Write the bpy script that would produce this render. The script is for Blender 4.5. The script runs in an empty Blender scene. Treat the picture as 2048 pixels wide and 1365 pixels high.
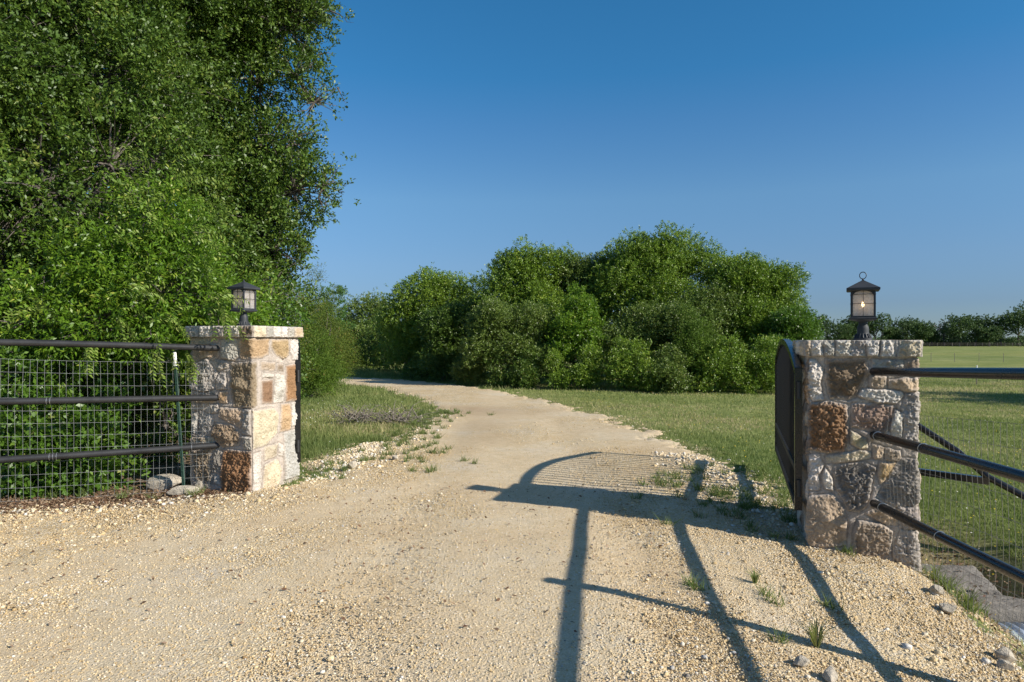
import bpy, math, random
import numpy as np
from mathutils import Vector, Matrix

# ------------------------------------------------------------------ camera, sky, sun, exposure
SC = bpy.context.scene
COL = SC.collection
rad = math.radians
CAM_Z = 1.4
cam_d = bpy.data.cameras.new('camera'); cam_d.lens = 24.0; cam_d.sensor_width = 36.0
cam_d.clip_start = 0.05; cam_d.clip_end = 6000
cam = bpy.data.objects.new('camera', cam_d); COL.objects.link(cam)
cam.location = (0, 0, CAM_Z); cam.rotation_euler = (rad(90), 0, 0)
SC.camera = cam

SUN_EL = rad(28.8)
SUN_AZ = (0.895, -0.446)                       # horizontal direction towards the sun
world = bpy.data.worlds.new('World'); SC.world = world; world.use_nodes = True
wn = world.node_tree; bg = wn.nodes['Background']
sky = wn.nodes.new('ShaderNodeTexSky'); sky.sky_type = 'NISHITA'; sky.sun_disc = False
sky.sun_elevation = SUN_EL; sky.sun_rotation = math.atan2(SUN_AZ[0], SUN_AZ[1])
sky.altitude = 300; sky.air_density = 1.0; sky.dust_density = 0.25; sky.ozone_density = 3.0
# clear, deep (polarised-looking) blue: the sky is tinted by elevation only
tc = wn.nodes.new('ShaderNodeTexCoord'); sx = wn.nodes.new('ShaderNodeSeparateXYZ'); wn.links.new(tc.outputs['Generated'], sx.inputs[0])
sr = wn.nodes.new('ShaderNodeValToRGB'); el = sr.color_ramp.elements
el[0].position = 0.0; el[0].color = (.36, .47, .68, 1); el[1].position = 1.0; el[1].color = (.95, 1, 1, 1)
for p_, c_ in ((.05, (.36, .46, .67)), (.11, (.47, .59, .75)), (.20, (.55, .76, .87)), (.30, (.40, .755, .94)), (.36, (.275, .765, .975)), (.46, (.255, .79, 1.0)), (.53, (.30, .76, .98)), (.60, (.75, .90, 1.0))):
    q_ = el.new(p_); q_.color = (*c_, 1)
wn.links.new(sx.outputs[2], sr.inputs[0])
mx_ = wn.nodes.new('ShaderNodeMix'); mx_.data_type = 'RGBA'; mx_.blend_type = 'MULTIPLY'; mx_.inputs[0].default_value = 1
wn.links.new(sky.outputs[0], mx_.inputs[6]); wn.links.new(sr.outputs[0], mx_.inputs[7])
wn.links.new(mx_.outputs[2], bg.inputs[0]); bg.inputs[1].default_value = 0.085
sun_d = bpy.data.lights.new('sun', 'SUN'); sun_d.energy = 4.3; sun_d.angle = rad(0.5); sun_d.color = (1.0, 0.93, 0.82)
sun = bpy.data.objects.new('sun', sun_d); COL.objects.link(sun)
sdir = Vector((SUN_AZ[0]*math.cos(SUN_EL), SUN_AZ[1]*math.cos(SUN_EL), math.sin(SUN_EL)))
sun.rotation_euler = sdir.to_track_quat('Z', 'Y').to_euler()
SC.view_settings.view_transform = 'Standard'; SC.view_settings.look = 'None'
SC.view_settings.exposure = 0.68; SC.view_settings.gamma = 1.0
SC.cycles.max_bounces = 6; SC.cycles.diffuse_bounces = 3; SC.cycles.glossy_bounces = 3
SC.cycles.transmission_bounces = 4; SC.cycles.transparent_max_bounces = 8
SC.cycles.use_denoising = True

rng = np.random.default_rng(7)
random.seed(5)

# ------------------------------------------------------------------ helpers
def hash3(ix, iy, iz):
    n = (ix.astype(np.int64)*73856093) ^ (iy.astype(np.int64)*19349663) ^ (iz.astype(np.int64)*83492791)
    n = (n ^ (n >> 13)) * 1274126177
    n = n ^ (n >> 16)
    return (n & 0xffffff).astype(np.float64)/float(0xffffff)
def vnoise(x, y, z=0.0):
    x = np.asarray(x, float); y = np.asarray(y, float); z = np.zeros_like(x)+z
    ix, iy, iz = np.floor(x), np.floor(y), np.floor(z)
    fx, fy, fz = x-ix, y-iy, z-iz
    fx = fx*fx*(3-2*fx); fy = fy*fy*(3-2*fy); fz = fz*fz*(3-2*fz)
    r = 0
    for dx in (0, 1):
        for dy in (0, 1):
            for dz in (0, 1):
                w = (fx if dx else 1-fx)*(fy if dy else 1-fy)*(fz if dz else 1-fz)
                r = r + w*hash3(ix+dx, iy+dy, iz+dz)
    return r*2-1
def fbm(x, y, z=0.0, o=4):
    r = 0; a = 1.0; t = 0
    for i in range(o):
        r = r + a*vnoise(x*2**i+17.3*i, y*2**i-9.1*i, np.asarray(z)*2**i+3.7*i); t += a; a *= .55
    return r/t
def sst(a, b, x):
    t = np.clip((np.asarray(x, float)-a)/(b-a), 0, 1); return t*t*(3-2*t)
def poly_sd(px, py, poly):
    """signed distance, positive inside"""
    P = np.asarray(poly, float); Q = np.roll(P, -1, 0)
    best = np.full(px.shape, 1e9); ins = np.zeros(px.shape, bool)
    for (ax, ay), (bx, by) in zip(P, Q):
        ex, ey = bx-ax, by-ay; L = ex*ex+ey*ey+1e-12
        t = np.clip(((px-ax)*ex+(py-ay)*ey)/L, 0, 1)
        best = np.minimum(best, (px-ax-t*ex)**2+(py-ay-t*ey)**2)
        if abs(ey) > 1e-12:
            c = ((ay > py) != (by > py)) & (px < ex*(py-ay)/ey+ax)
            ins ^= c
    d = np.sqrt(best); return np.where(ins, d, -d)

def tag(o, label=None, cat=None, group=None, kind=None):
    if label: o['label'] = label
    if cat: o['category'] = cat
    if group: o['group'] = group
    if kind: o['kind'] = kind
    return o
def empty(name, loc, rz=0.0):
    o = bpy.data.objects.new(name, None); COL.objects.link(o)
    o.location = loc; o.rotation_euler = (0, 0, rz); o.empty_display_size = .1
    return o
def link(name, me, parent=None, loc=None):
    o = bpy.data.objects.new(name, me); COL.objects.link(o)
    if loc is not None: o.location = loc
    if parent is not None: o.parent = parent
    return o
def np_mesh(name, V, F, mat, smooth=False, attrs=None, sizes=None):
    """V (n,3); F (m,k) array of equal-size faces, or flat loops with sizes"""
    V = np.asarray(V, np.float32); me = bpy.data.meshes.new(name)
    if sizes is None:
        k = F.shape[1]; m = F.shape[0]; loops = F.reshape(-1); starts = np.arange(m)*k
    else:
        loops = np.asarray(F); starts = np.concatenate([[0], np.cumsum(sizes)[:-1]]); m = len(sizes)
    me.vertices.add(len(V)); me.vertices.foreach_set('co', V.reshape(-1))
    me.loops.add(len(loops)); me.loops.foreach_set('vertex_index', loops.astype(np.int32))
    me.polygons.add(m); me.polygons.foreach_set('loop_start', starts.astype(np.int32))
    me.update(calc_edges=True)
    if smooth: me.polygons.foreach_set('use_smooth', np.ones(m, bool))
    for an, av in (attrs or {}).items():
        av = np.asarray(av, np.float32)
        if av.ndim == 1:
            a = me.attributes.new(an, 'FLOAT', 'POINT'); a.data.foreach_set('value', av)
        else:
            a = me.attributes.new(an, 'FLOAT_COLOR', 'POINT')
            c = np.ones((len(av), 4), np.float32); c[:, :3] = av[:, :3]; a.data.foreach_set('color', c.reshape(-1))
    if mat: me.materials.append(mat)
    me.validate(); return me

class MB:
    """collects simple solids, then links them as one mesh object"""
    def __init__(s): s.v = []; s.f = []
    def add(s, v, f):
        n = len(s.v); s.v += [tuple(p) for p in v]; s.f += [tuple(i+n for i in q) for q in f]; return s
    def box(s, c, d, rz=0.0):
        ca, sa = math.cos(rz), math.sin(rz); v = []
        for dz in (-1, 1):
            for dx, dy in ((-1, -1), (1, -1), (1, 1), (-1, 1)):
                x, y = dx*d[0]/2, dy*d[1]/2
                v.append((c[0]+x*ca-y*sa, c[1]+x*sa+y*ca, c[2]+dz*d[2]/2))
        return s.add(v, [(3, 2, 1, 0), (4, 5, 6, 7), (0, 1, 5, 4), (1, 2, 6, 5), (2, 3, 7, 6), (3, 0, 4, 7)])
    def tube(s, pts, rs, n=10, cap=True):
        pts = [Vector(p) for p in pts]
        if not hasattr(rs, '__len__'): rs = [rs]*len(pts)
        v = []; f = []; up = None
        for i, p in enumerate(pts):
            t = (pts[min(i+1, len(pts)-1)]-pts[max(i-1, 0)]).normalized()
            if up is None: up = Vector((0, 0, 1)) if abs(t.z) < .9 else Vector((1, 0, 0))
            a = t.cross(up).normalized(); b = a.cross(t).normalized(); up = b
            for k in range(n):
                an = 2*math.pi*(k+.5)/n
                v.append(p+a*math.cos(an)*rs[i]+b*math.sin(an)*rs[i])
        for i in range(len(pts)-1):
            for k in range(n):
                k2 = (k+1) % n; f.append((i*n+k, i*n+k2, (i+1)*n+k2, (i+1)*n+k))
        if cap:
            f.append(tuple(reversed(range(n)))); f.append(tuple(range((len(pts)-1)*n, len(pts)*n)))
        return s.add(v, f)
    def lathe(s, prof, n=24, c=(0, 0, 0), sq=0):
        v = []; f = []
        for r, z in prof:
            for k in range(n):
                an = 2*math.pi*(k+.5)/n; v.append((c[0]+r*math.cos(an), c[1]+r*math.sin(an), c[2]+z))
        for i in range(len(prof)-1):
            for k in range(n):
                k2 = (k+1) % n; f.append((i*n+k, i*n+k2, (i+1)*n+k2, (i+1)*n+k))
        f.append(tuple(reversed(range(n)))); f.append(tuple(range((len(prof)-1)*n, len(prof)*n)))
        return s.add(v, f)
    def build(s, name, mat, parent=None, smooth=False, bevel=0):
        me = bpy.data.meshes.new(name); me.from_pydata(s.v, [], s.f); me.materials.append(mat)
        if smooth:
            me.polygons.foreach_set('use_smooth', [True]*len(me.polygons))
            try: me.set_sharp_from_angle(angle=rad(42))
            except Exception: pass
        me.update(); o = link(name, me, parent)
        if bevel:
            b = o.modifiers.new('bevel', 'BEVEL'); b.width = bevel; b.segments = 2; b.limit_method = 'ANGLE'
        return o

# ------------------------------------------------------------------ materials
def new_mat(name):
    m = bpy.data.materials.new(name); m.use_nodes = True; nt = m.node_tree
    return m, nt, nt.nodes['Principled BSDF']
def N(nt, t, **kw):
    n = nt.nodes.new(t)
    for k, v in kw.items():
        if k in n.inputs: n.inputs[k].default_value = v
        else: setattr(n, k, v)
    return n
def L(nt, a, b): nt.links.new(a, b)
def ramp(nt, fac, stops, interp='LINEAR'):
    r = nt.nodes.new('ShaderNodeValToRGB'); r.color_ramp.interpolation = interp
    e = r.color_ramp.elements
    while len(e) > 1: e.remove(e[-1])
    e[0].position = stops[0][0]; e[0].color = (*stops[0][1], 1)
    for p, c in stops[1:]:
        q = e.new(p); q.color = (*c, 1)
    L(nt, fac, r.inputs[0]); return r.outputs[0]
def mixc(nt, fac, a, b, mode='MIX'):
    m = nt.nodes.new('ShaderNodeMix'); m.data_type = 'RGBA'; m.blend_type = mode
    for sock, v in ((m.inputs[0], fac), (m.inputs[6], a), (m.inputs[7], b)):
        if isinstance(v, (float, int)): sock.default_value = v
        elif isinstance(v, tuple): sock.default_value = (*v, 1)
        else: L(nt, v, sock)
    return m.outputs[2]
def noise(nt, scale, detail=4, rough=.55, coord=None):
    n = N(nt, 'ShaderNodeTexNoise'); n.inputs['Scale'].default_value = scale
    n.inputs['Detail'].default_value = detail; n.inputs['Roughness'].default_value = rough
    if coord is None: coord = N(nt, 'ShaderNodeNewGeometry').outputs['Position']
    L(nt, coord, n.inputs['Vector']); return n.outputs[0]
def bump(nt, h, strength, dist, normal=None):
    b = N(nt, 'ShaderNodeBump'); b.inputs['Strength'].default_value = strength; b.inputs['Distance'].default_value = dist
    L(nt, h, b.inputs['Height'])
    if normal is not None: L(nt, normal, b.inputs['Normal'])
    return b.outputs[0]
def math_n(nt, op, a, b=None):
    m = N(nt, 'ShaderNodeMath', operation=op)
    for i, v in enumerate((a, b)):
        if v is None: continue
        if isinstance(v, (int, float)): m.inputs[i].default_value = v
        else: L(nt, v, m.inputs[i])
    return m.outputs[0]
def attr(nt, name, out='Fac'):
    a = N(nt, 'ShaderNodeAttribute'); a.attribute_name = name; return a.outputs[out]

def leaf_mat(name, stops, rough=.45, spec=.5, trans=.3, tcol=(.12, .22, .03)):
    m, nt, p = new_mat(name)
    c = ramp(nt, attr(nt, 'rnd'), stops)
    L(nt, c, p.inputs['Base Color']); p.inputs['Roughness'].default_value = rough
    p.inputs['Specular IOR Level'].default_value = spec
    t = N(nt, 'ShaderNodeBsdfTranslucent')
    L(nt, mixc(nt, .5, c, tcol), t.inputs[0])
    mx = N(nt, 'ShaderNodeMixShader'); mx.inputs[0].default_value = trans
    L(nt, p.outputs[0], mx.inputs[1]); L(nt, t.outputs[0], mx.inputs[2])
    L(nt, mx.outputs[0], nt.nodes['Material Output'].inputs[0]); return m
M = {}
M['oak'] = leaf_mat('oak_leaf', [(0, (0.045, 0.087, 0.013)), (.5, (0.081, 0.147, 0.017)), (.85, (0.149, 0.217, 0.028)), (1, (0.239, 0.261, 0.057))], .47, .42, .2)
M['oak_pale'] = leaf_mat('oak_leaf_pale', [(0, (0.072, 0.119, 0.022)), (.5, (0.138, 0.204, 0.032)), (.9, (0.231, 0.282, 0.061)), (1, (0.420, 0.365, 0.136))], .45, .5, .25)
M['oak_mid'] = leaf_mat('oak_leaf_mid', [(0, (0.094, 0.167, 0.015)), (.5, (0.169, 0.270, 0.023)), (.9, (0.279, 0.370, 0.035)), (1, (0.441, 0.450, 0.065))], .45, .5, .28)
M['vine'] = leaf_mat('vine_leaf', [(0, (0.081, 0.161, 0.012)), (.6, (0.135, 0.253, 0.018)), (.9, (0.230, 0.322, 0.030)), (1, (0.405, 0.437, 0.080))], .42, .5, .38, (.25, .42, .04))
M['pinnate'] = leaf_mat('pinnate_leaf', [(0, (.16, .26, .04)), (.6, (.24, .34, .06)), (1, (.36, .42, .12))], .5, .4, .38, (.35, .5, .07))
M['shrub'] = leaf_mat('shrub_leaf', [(0, (0.056, 0.117, 0.013)), (.6, (0.092, 0.184, 0.020)), (.92, (0.160, 0.256, 0.032)), (1, (0.320, 0.335, 0.111))], .38, .6, .32, (.18, .34, .03))
M['juniper'] = leaf_mat('juniper_leaf', [(0, (0.055, 0.090, 0.013)), (.5, (0.101, 0.145, 0.017)), (.85, (0.172, 0.214, 0.023)), (1, (0.250, 0.166, 0.054))], .6, .3, .25)
M['juniper_bright'] = leaf_mat('juniper_bright_leaf', [(0, (.06, .12, .012)), (.5, (.10, .17, .018)), (1, (.16, .24, .03))], .6, .3, .3)
M['pale_tree'] = leaf_mat('pale_tree_leaf', [(0, (.06, .14, .03)), (.6, (.10, .20, .04)), (1, (.17, .27, .07))], .5, .4, .35, (.2, .38, .06))
M['far'] = leaf_mat('far_leaf', [(0, (0.048, 0.085, 0.029)), (.5, (0.075, 0.124, 0.040)), (1, (0.120, 0.166, 0.059))], .7, .2, .15)
M['far_bare'] = leaf_mat('far_bare_leaf', [(0, (.09, .085, .07)), (1, (.15, .14, .12))], .8, .2, .1)
M['grass'] = leaf_mat('grass_blade', [(0, (0.112, 0.162, 0.048)), (.45, (0.195, 0.236, 0.076)), (.8, (0.315, 0.324, 0.128)), (1, (0.510, 0.405, 0.238))], .6, .25, .35, (.24, .34, .06))
M['litter'] = leaf_mat('dry_leaf', [(0, (.10, .05, .03)), (.5, (.20, .12, .07)), (1, (.38, .28, .19))], .8, .2, .1, (.3, .2, .1))
M['flower'] = leaf_mat('petal', [(0, (.8, .8, .75)), (.55, (.85, .84, .75)), (.6, (.8, .6, .03)), (1, (.8, .55, .02))], .6, .3, .3, (.8, .7, .3))

def bark_mat(name, c1, c2):
    m, nt, p = new_mat(name)
    n = noise(nt, 18, 6, .65); L(nt, ramp(nt, n, [(.3, c1), (.7, c2)]), p.inputs['Base Color'])
    p.inputs['Roughness'].default_value = .95; L(nt, bump(nt, n, .8, .02), p.inputs['Normal']); return m
M['bark'] = bark_mat('bark', (.05, .04, .035), (.19, .165, .145))
M['dead'] = bark_mat('dead_wood', (.10, .08, .065), (.30, .26, .22))

def stone_mat():
    m, nt, p = new_mat('stonework')
    col = attr(nt, 'Col', 'Color'); pos = N(nt, 'ShaderNodeNewGeometry').outputs['Position']
    n1 = noise(nt, 9, 6, .7, pos); n2 = noise(nt, 70, 5, .7, pos); n3 = noise(nt, 260, 3, .6, pos)
    k = ramp(nt, n1, [(.28, (.7, .68, .65)), (.5, (1, 1, 1)), (.74, (1.18, 1.16, 1.13))])
    c = mixc(nt, 1.0, col, k, 'MULTIPLY')
    k2 = ramp(nt, n2, [(.32, (.62, .6, .58)), (.5, (1, 1, 1)), (.7, (1.22, 1.2, 1.18))])
    c = mixc(nt, .8, c, k2, 'MULTIPLY')
    L(nt, c, p.inputs['Base Color']); p.inputs['Roughness'].default_value = .93; p.inputs['Specular IOR Level'].default_value = .2
    b = bump(nt, n2, .7, .008); b = bump(nt, n3, .6, .003, b); L(nt, b, p.inputs['Normal']); return m
M['stone'] = stone_mat()

def paint_mat(name, base, rough, dirt=.3):
    m, nt, p = new_mat(name)
    n = noise(nt, 7, 6, .7); c = ramp(nt, n, [(.35, base), (.8, tuple(b*1.5+.006 for b in base))])
    sp = ramp(nt, noise(nt, 130, 3, .6), [(.70, (0, 0, 0)), (.76, (1, 1, 1))])
    L(nt, mixc(nt, math_n(nt, 'MULTIPLY', sp, dirt), c, (.22, .19, .15)), p.inputs['Base Color'])
    L(nt, ramp(nt, n, [(.3, (rough,)*3), (.75, (min(1, rough*1.6),)*3)]), p.inputs['Roughness'])
    p.inputs['Specular IOR Level'].default_value = .5
    L(nt, bump(nt, noise(nt, 60, 4), .12, .002), p.inputs['Normal']); return m
M['black_gloss'] = paint_mat('black_gloss_paint', (.010, .010, .011), .2, .25)
M['black_satin'] = paint_mat('black_satin_paint', (.020, .020, .021), .38, .2)
M['black_lamp'] = paint_mat('textured_black_metal', (.022, .025, .030), .5, .12)
M['white_paint'] = paint_mat('white_post_paint', (.75, .75, .72), .5, .4)
M['green_post'] = paint_mat('green_post_paint', (.012, .042, .028), .45, .3)
def simple(name, c, rough=.6, metal=0.0, nz=None):
    m, nt, p = new_mat(name); p.inputs['Base Color'].default_value = (*c, 1)
    p.inputs['Roughness'].default_value = rough; p.inputs['Metallic'].default_value = metal
    if nz:
        n = noise(nt, nz, 6, .65)
        L(nt, ramp(nt, n, [(.3, tuple(x*.6 for x in c)), (.55, c), (.8, tuple(min(1, x*1.3) for x in c))]), p.inputs['Base Color'])
        L(nt, bump(nt, noise(nt, nz*4, 5, .7), .8, .006, bump(nt, n, .6, .02)), p.inputs['Normal'])
    return m
M['wire'] = simple('galvanised_wire', (.30, .31, .31), .5, .35)
M['black_matt'] = simple('matt_black_paint', (.008, .008, .009), .7)
M['wire_dark'] = simple('weathered_wire', (.20, .19, .17), .6, .3)
M['tie'] = simple('bright_tie_wire', (.6, .6, .6), .35, .8)
M['galv'] = simple('galvanised_sheet', (.50, .55, .60), .38, .55, 9)
M['concrete'] = simple('weathered_concrete', (.21, .19, .165), .95, 0, 14)
M['boulder'] = simple('pale_limestone', (.50, .44, .35), .95, 0, 26)
def pebble_mat():
    m, nt, p = new_mat('pebble')
    c = ramp(nt, attr(nt, 'rnd'), [(0, (.30, .20, .10)), (.25, (.52, .38, .20)), (.55, (.66, .52, .31)), (.8, (.70, .60, .44)), (.92, (.74, .70, .63)), (.97, (.42, .40, .37)), (1, (.26, .23, .2))])
    n = noise(nt, 140, 4, .6); c = mixc(nt, .6, c, ramp(nt, n, [(.3, (.68, .66, .62)), (.6, (1.05, 1.05, 1.05))]), 'MULTIPLY')
    L(nt, c, p.inputs['Base Color']); p.inputs['Roughness'].default_value = .95; p.inputs['Specular IOR Level'].default_value = .15
    L(nt, bump(nt, n, .5, .004), p.inputs['Normal']); return m
M['pebble'] = pebble_mat()
def gravel_mat():
    m, nt, p = new_mat('crushed_limestone')
    pos = N(nt, 'ShaderNodeNewGeometry').outputs['Position']; fine = attr(nt, 'loose')
    big = noise(nt, .9, 5, .6, pos); mid = noise(nt, 9, 5, .65, pos)
    v = N(nt, 'ShaderNodeTexVoronoi'); v.inputs['Scale'].default_value = 75; L(nt, pos, v.inputs['Vector'])
    v2 = N(nt, 'ShaderNodeTexVoronoi'); v2.inputs['Scale'].default_value = 165; L(nt, pos, v2.inputs['Vector'])
    sep = N(nt, 'ShaderNodeSeparateColor'); L(nt, v.outputs['Color'], sep.inputs[0])
    sep2 = N(nt, 'ShaderNodeSeparateColor'); L(nt, v2.outputs['Color'], sep2.inputs[0])
    base = ramp(nt, big, [(.32, (.52, .375, .20)), (.46, (.60, .455, .265)), (.56, (.62, .50, .32)), (.68, (.59, .51, .39))])
    st = ramp(nt, sep.outputs[0], [(0, (.50, .34, .16)), (.35, (.64, .49, .28)), (.7, (.70, .60, .43)), (.9, (.78, .74, .67)), (1, (.4, .36, .3))])
    st2 = ramp(nt, sep2.outputs[1], [(0, (.6, .55, .48)), (.5, (1, 1, 1)), (1, (1.2, 1.2, 1.18))])
    c = mixc(nt, math_n(nt, 'ADD', math_n(nt, 'MULTIPLY', fine, .45), .18), base, st)
    c = mixc(nt, .65, c, st2, 'MULTIPLY')
    c = mixc(nt, ramp(nt, fine, [(.1, (.35, .35, .35)), (.5, (0, 0, 0))]), c, (.66, .55, .40))
    c = mixc(nt, .5, c, ramp(nt, mid, [(.3, (.74, .72, .69)), (.6, (1.05, 1.05, 1.05))]), 'MULTIPLY')
    stain = math_n(nt, 'MULTIPLY', attr(nt, 'stain'), .6)
    c = mixc(nt, stain, c, (.34, .24, .15))
    L(nt, c, p.inputs['Base Color']); p.inputs['Roughness'].default_value = .97; p.inputs['Specular IOR Level'].default_value = .1
    h = math_n(nt, 'MULTIPLY', v.outputs['Distance'], math_n(nt, 'ADD', fine, .35))
    b = bump(nt, h, .9, -.010); b = bump(nt, v2.outputs['Distance'], .7, -.004, b); b = bump(nt, noise(nt, 40, 5, .7, pos), .35, .007, b)
    L(nt, b, p.inputs['Normal']); return m
M['gravel'] = gravel_mat()
def ground_mat():
    m, nt, p = new_mat('meadow_ground')
    pos = N(nt, 'ShaderNodeNewGeometry').outputs['Position']
    big = noise(nt, .22, 6, .62, pos); mid = noise(nt, 2.2, 6, .65, pos); fn = noise(nt, 24, 5, .7, pos)
    g = ramp(nt, big, [(.32, (.17, .21, .06)), (.5, (.24, .27, .09)), (.68, (.33, .33, .14))])
    g = mixc(nt, .75, g, ramp(nt, mid, [(.32, (.6, .66, .6)), (.55, (1, 1, 1)), (.72, (1.28, 1.2, 1.05))]), 'MULTIPLY')
    g = mixc(nt, .8, g, ramp(nt, fn, [(.3, (.5, .55, .5)), (.55, (1, 1, 1)), (.75, (1.35, 1.3, 1.15))]), 'MULTIPLY')
    far_ = ramp(nt, noise(nt, .045, 6, .65, pos), [(.36, (.78, .84, .80)), (.5, (1, 1, 1)), (.62, (1.08, 1.0, .92)), (.72, (.92, .80, .66))])
    g = mixc(nt, .85, g, far_, 'MULTIPLY')
    soil = ramp(nt, noise(nt, 30, 6, .75, pos), [(.3, (.10, .065, .04)), (.5, (.22, .155, .10)), (.7, (.42, .34, .24))])
    bare = math_n(nt, 'MULTIPLY', attr(nt, 'bare'), 1.0)
    spots = ramp(nt, noise(nt, 5, 6, .7, pos), [(.62, (0, 0, 0)), (.70, (1, 1, 1))])
    g2 = mixc(nt, math_n(nt, 'MULTIPLY', spots, .5), g, (.40, .33, .20))
    c = mixc(nt, bare, g2, soil)
    L(nt, c, p.inputs['Base Color']); p.inputs['Roughness'].default_value = 1.0; p.inputs['Specular IOR Level'].default_value = .05
    b = bump(nt, fn, .8, .03); b = bump(nt, mid, .4, .08, b); L(nt, b, p.inputs['Normal']); return m
M['ground'] = ground_mat()

# ------------------------------------------------------------------ terrain
ROAD = [(-16, -3), (-16, .2), (-5.6, 4.85), (-4.25, 5.55), (-3.3, 5.98), (-2.6, 6.2), (-1.95, 6.7), (-2.12, 7.2), (-2.3, 7.7), (-2.2, 8.1), (-1.88, 9.7),
        (-1.58, 11.1), (-1.42, 13.3), (-1.75, 15), (-2.4, 17), (-3.8, 19.7), (-5.4, 22), (-6.8, 23.5), (-9, 24.9), (-14, 26.4), (-30, 28), (-30, 32), (-14, 30),
        (-9, 28.3), (-6.5, 26.6), (-4.07, 24.8), (-2, 22), (-.33, 18.7), (.87, 15.7), (1.65, 12.8), (2.12, 10.5), (2.38, 7.74), (2.36, 6.54), (2.55, 5.8),
        (2.78, 4.7), (2.70, 3.5), (2.6, 1.5), (2.5, -3)]
def edge_x(y):
    return np.clip(2.66+(y-3.5)*.06, -2, 2.9)
def H(x, y):
    x = np.asarray(x, float); y = np.asarray(y, float)
    xe = edge_x(y); near = 1-sst(5.6, 7.0, y)
    tilt = (.26-.14*sst(3.4, 4.7, y))*(1-sst(4.7, 5.8, y))*np.clip((x-.5)/2.15, 0, 1.02)**1.2
    z = -np.maximum(tilt, .20*sst(-.1, .4, x-xe)*near) - .04*sst(2.3, 4, x)*(1-near)
    z = z-.34*np.exp(-((x-(xe+.62))/.42)**2)*(1-sst(4.9, 6.2, y))
    z = z+.07*sst(-3.0, -4.6, x)*sst(3.5, 5.0, y)*(1-sst(7, 10, y))
    z = z+.025*np.exp(-(((x-2.2)/.55)**2+((y-3.9)/.9)**2))                       # heap of loose gravel by the pillar
    z = z+.012*np.exp(-(((x-1.0)/.5)**2+((y-3.2)/.7)**2))
    z = z-.5*sst(26, 68, y)*sst(-4, 6, x-.02*y)
    z = z+.012*fbm(x*.9, y*.9, 0, 3)+.03*fbm(x*.16, y*.16, 5, 2)*sst(4, 14, y)
    return z
def road_m(x, y):
    sd = poly_sd(x, y, ROAD)
    return sd/.22 + 1.1*fbm(x*1.7, y*1.7, 3, 4)*(1.2-.55*sst(8, 12, y))+(1.0+1.1*sst(7, 11, y))*fbm(x*6, y*6, 7, 4)
def axis(lo, hi, step, far_lo, far_hi, grow=1.16):
    a = list(np.arange(lo, hi+1e-6, step)); s = step; v = a[-1]
    while v < far_hi: s *= grow; v += s; a.append(v)
    s = step; v = a[0]; pre = []
    while v > far_lo: s *= grow; v -= s; pre.append(v)
    return np.array(pre[::-1]+a)
def grid_faces(nx, ny):
    i = np.arange(nx-1)[None, :]+np.arange(ny-1)[:, None]*nx
    i = i.reshape(-1); return np.stack([i, i+1, i+nx+1, i+nx], 1)

gx = axis(-7, 7, .07, -3000, 3000, 1.12); gy = axis(1.5, 16, .07, -400, 4500, 1.06)
X, Y = np.meshgrid(gx, gy); X = X.reshape(-1); Y = Y.reshape(-1)
Z = H(X, Y); m = road_m(X, Y)
Zg = Z - .012*sst(.0, 1.2, m) + .012*fbm(X*7, Y*7, 1, 3)*(Y < 25)
# bare, littered earth under the fence line and the trees on the left
FA = np.array([-2.73, 6.36]); FB = np.array([-4.2, 5.6])
fdir = (FB-FA)/np.linalg.norm(FB-FA); fnrm = np.array([fdir[1], -fdir[0]]);
if fnrm[1] < 0: fnrm = -fnrm
def fence_d(x, y): return (x-FA[0])*fnrm[0]+(y-FA[1])*fnrm[1]
bare = sst(-.7, -.1, fence_d(X, Y))*sst(-2.6, -3.1, X+.35*(Y-7))*(1-sst(11, 14, Y))
bare = np.maximum(bare, .8*sst(-1.6, .6, m)*(Y < 18)*np.clip(.5+fbm(X*3, Y*3, 8, 3)*1.4, 0, 1))
bare = np.maximum(bare, .75*np.exp(-((X-(edge_x(Y)+.62))/.5)**2)*(Y < 6)*(Y > 2))
ground = link('ground', np_mesh('ground', np.stack([X, Y, Zg], 1), grid_faces(len(gx), len(gy)), M['ground'], True, {'bare': bare}))
tag(ground, 'open ground of mown grass, bare earth and far pasture', 'ground', kind='structure')

def loose_f(x, y):
    """0 = packed wheel track, 1 = loose stones"""
    l = .34+.8*fbm(x*.8, y*.5, 4, 3)+.35*fbm(x*3, y*2, 14, 3)
    l = l+.55*np.exp(-(((x-.95)/.7)**2+((y-3.0)/.75)**2))+.7*sst(1.4, 2.2, x+.12*(y-4))*(y < 7)
    l = l-.55*np.exp(-((x-.1-.08*(y-4))/.5)**2)*(y < 9)-.35*np.exp(-((x+.4)/.5)**2)*(y > 7)
    l = l+.15*sst(-1.2, -2.6, x)*(y < 6)-.5*np.exp(-(((x+3.5)*.757-(y-3.3)*.654)/.32)**2)*(x > -4)*(y < 8)-.35*np.exp(-(((x+2.0)*.757-(y-3.0)*.654)/.28)**2)*(y < 6.5)+.5*np.exp(-((fence_d(x, y)+.5)/.35)**2)*(x < -1.9)
    l = l+.6*np.exp(-((x+1.6)/.45)**2)*sst(6.6, 7.2, y)*(1-sst(10, 12, y))
    return np.clip(l, .05, 1.2)
rx = axis(-5.2, 3.2, .03, -30, 3.4, 1.10); ry = axis(2.3, 9.0, .03, -3, 33, 1.02)
X, Y = np.meshgrid(rx, ry); X = X.reshape(-1); Y = Y.reshape(-1)
m = road_m(X, Y); lo = loose_f(X, Y)
Zr = H(X, Y)+.028*np.clip(m, -1.3, 1)+lo*(.006*fbm(X*14, Y*14, 2, 3)+.010*fbm(X*3, Y*3, 6, 2))
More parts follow.
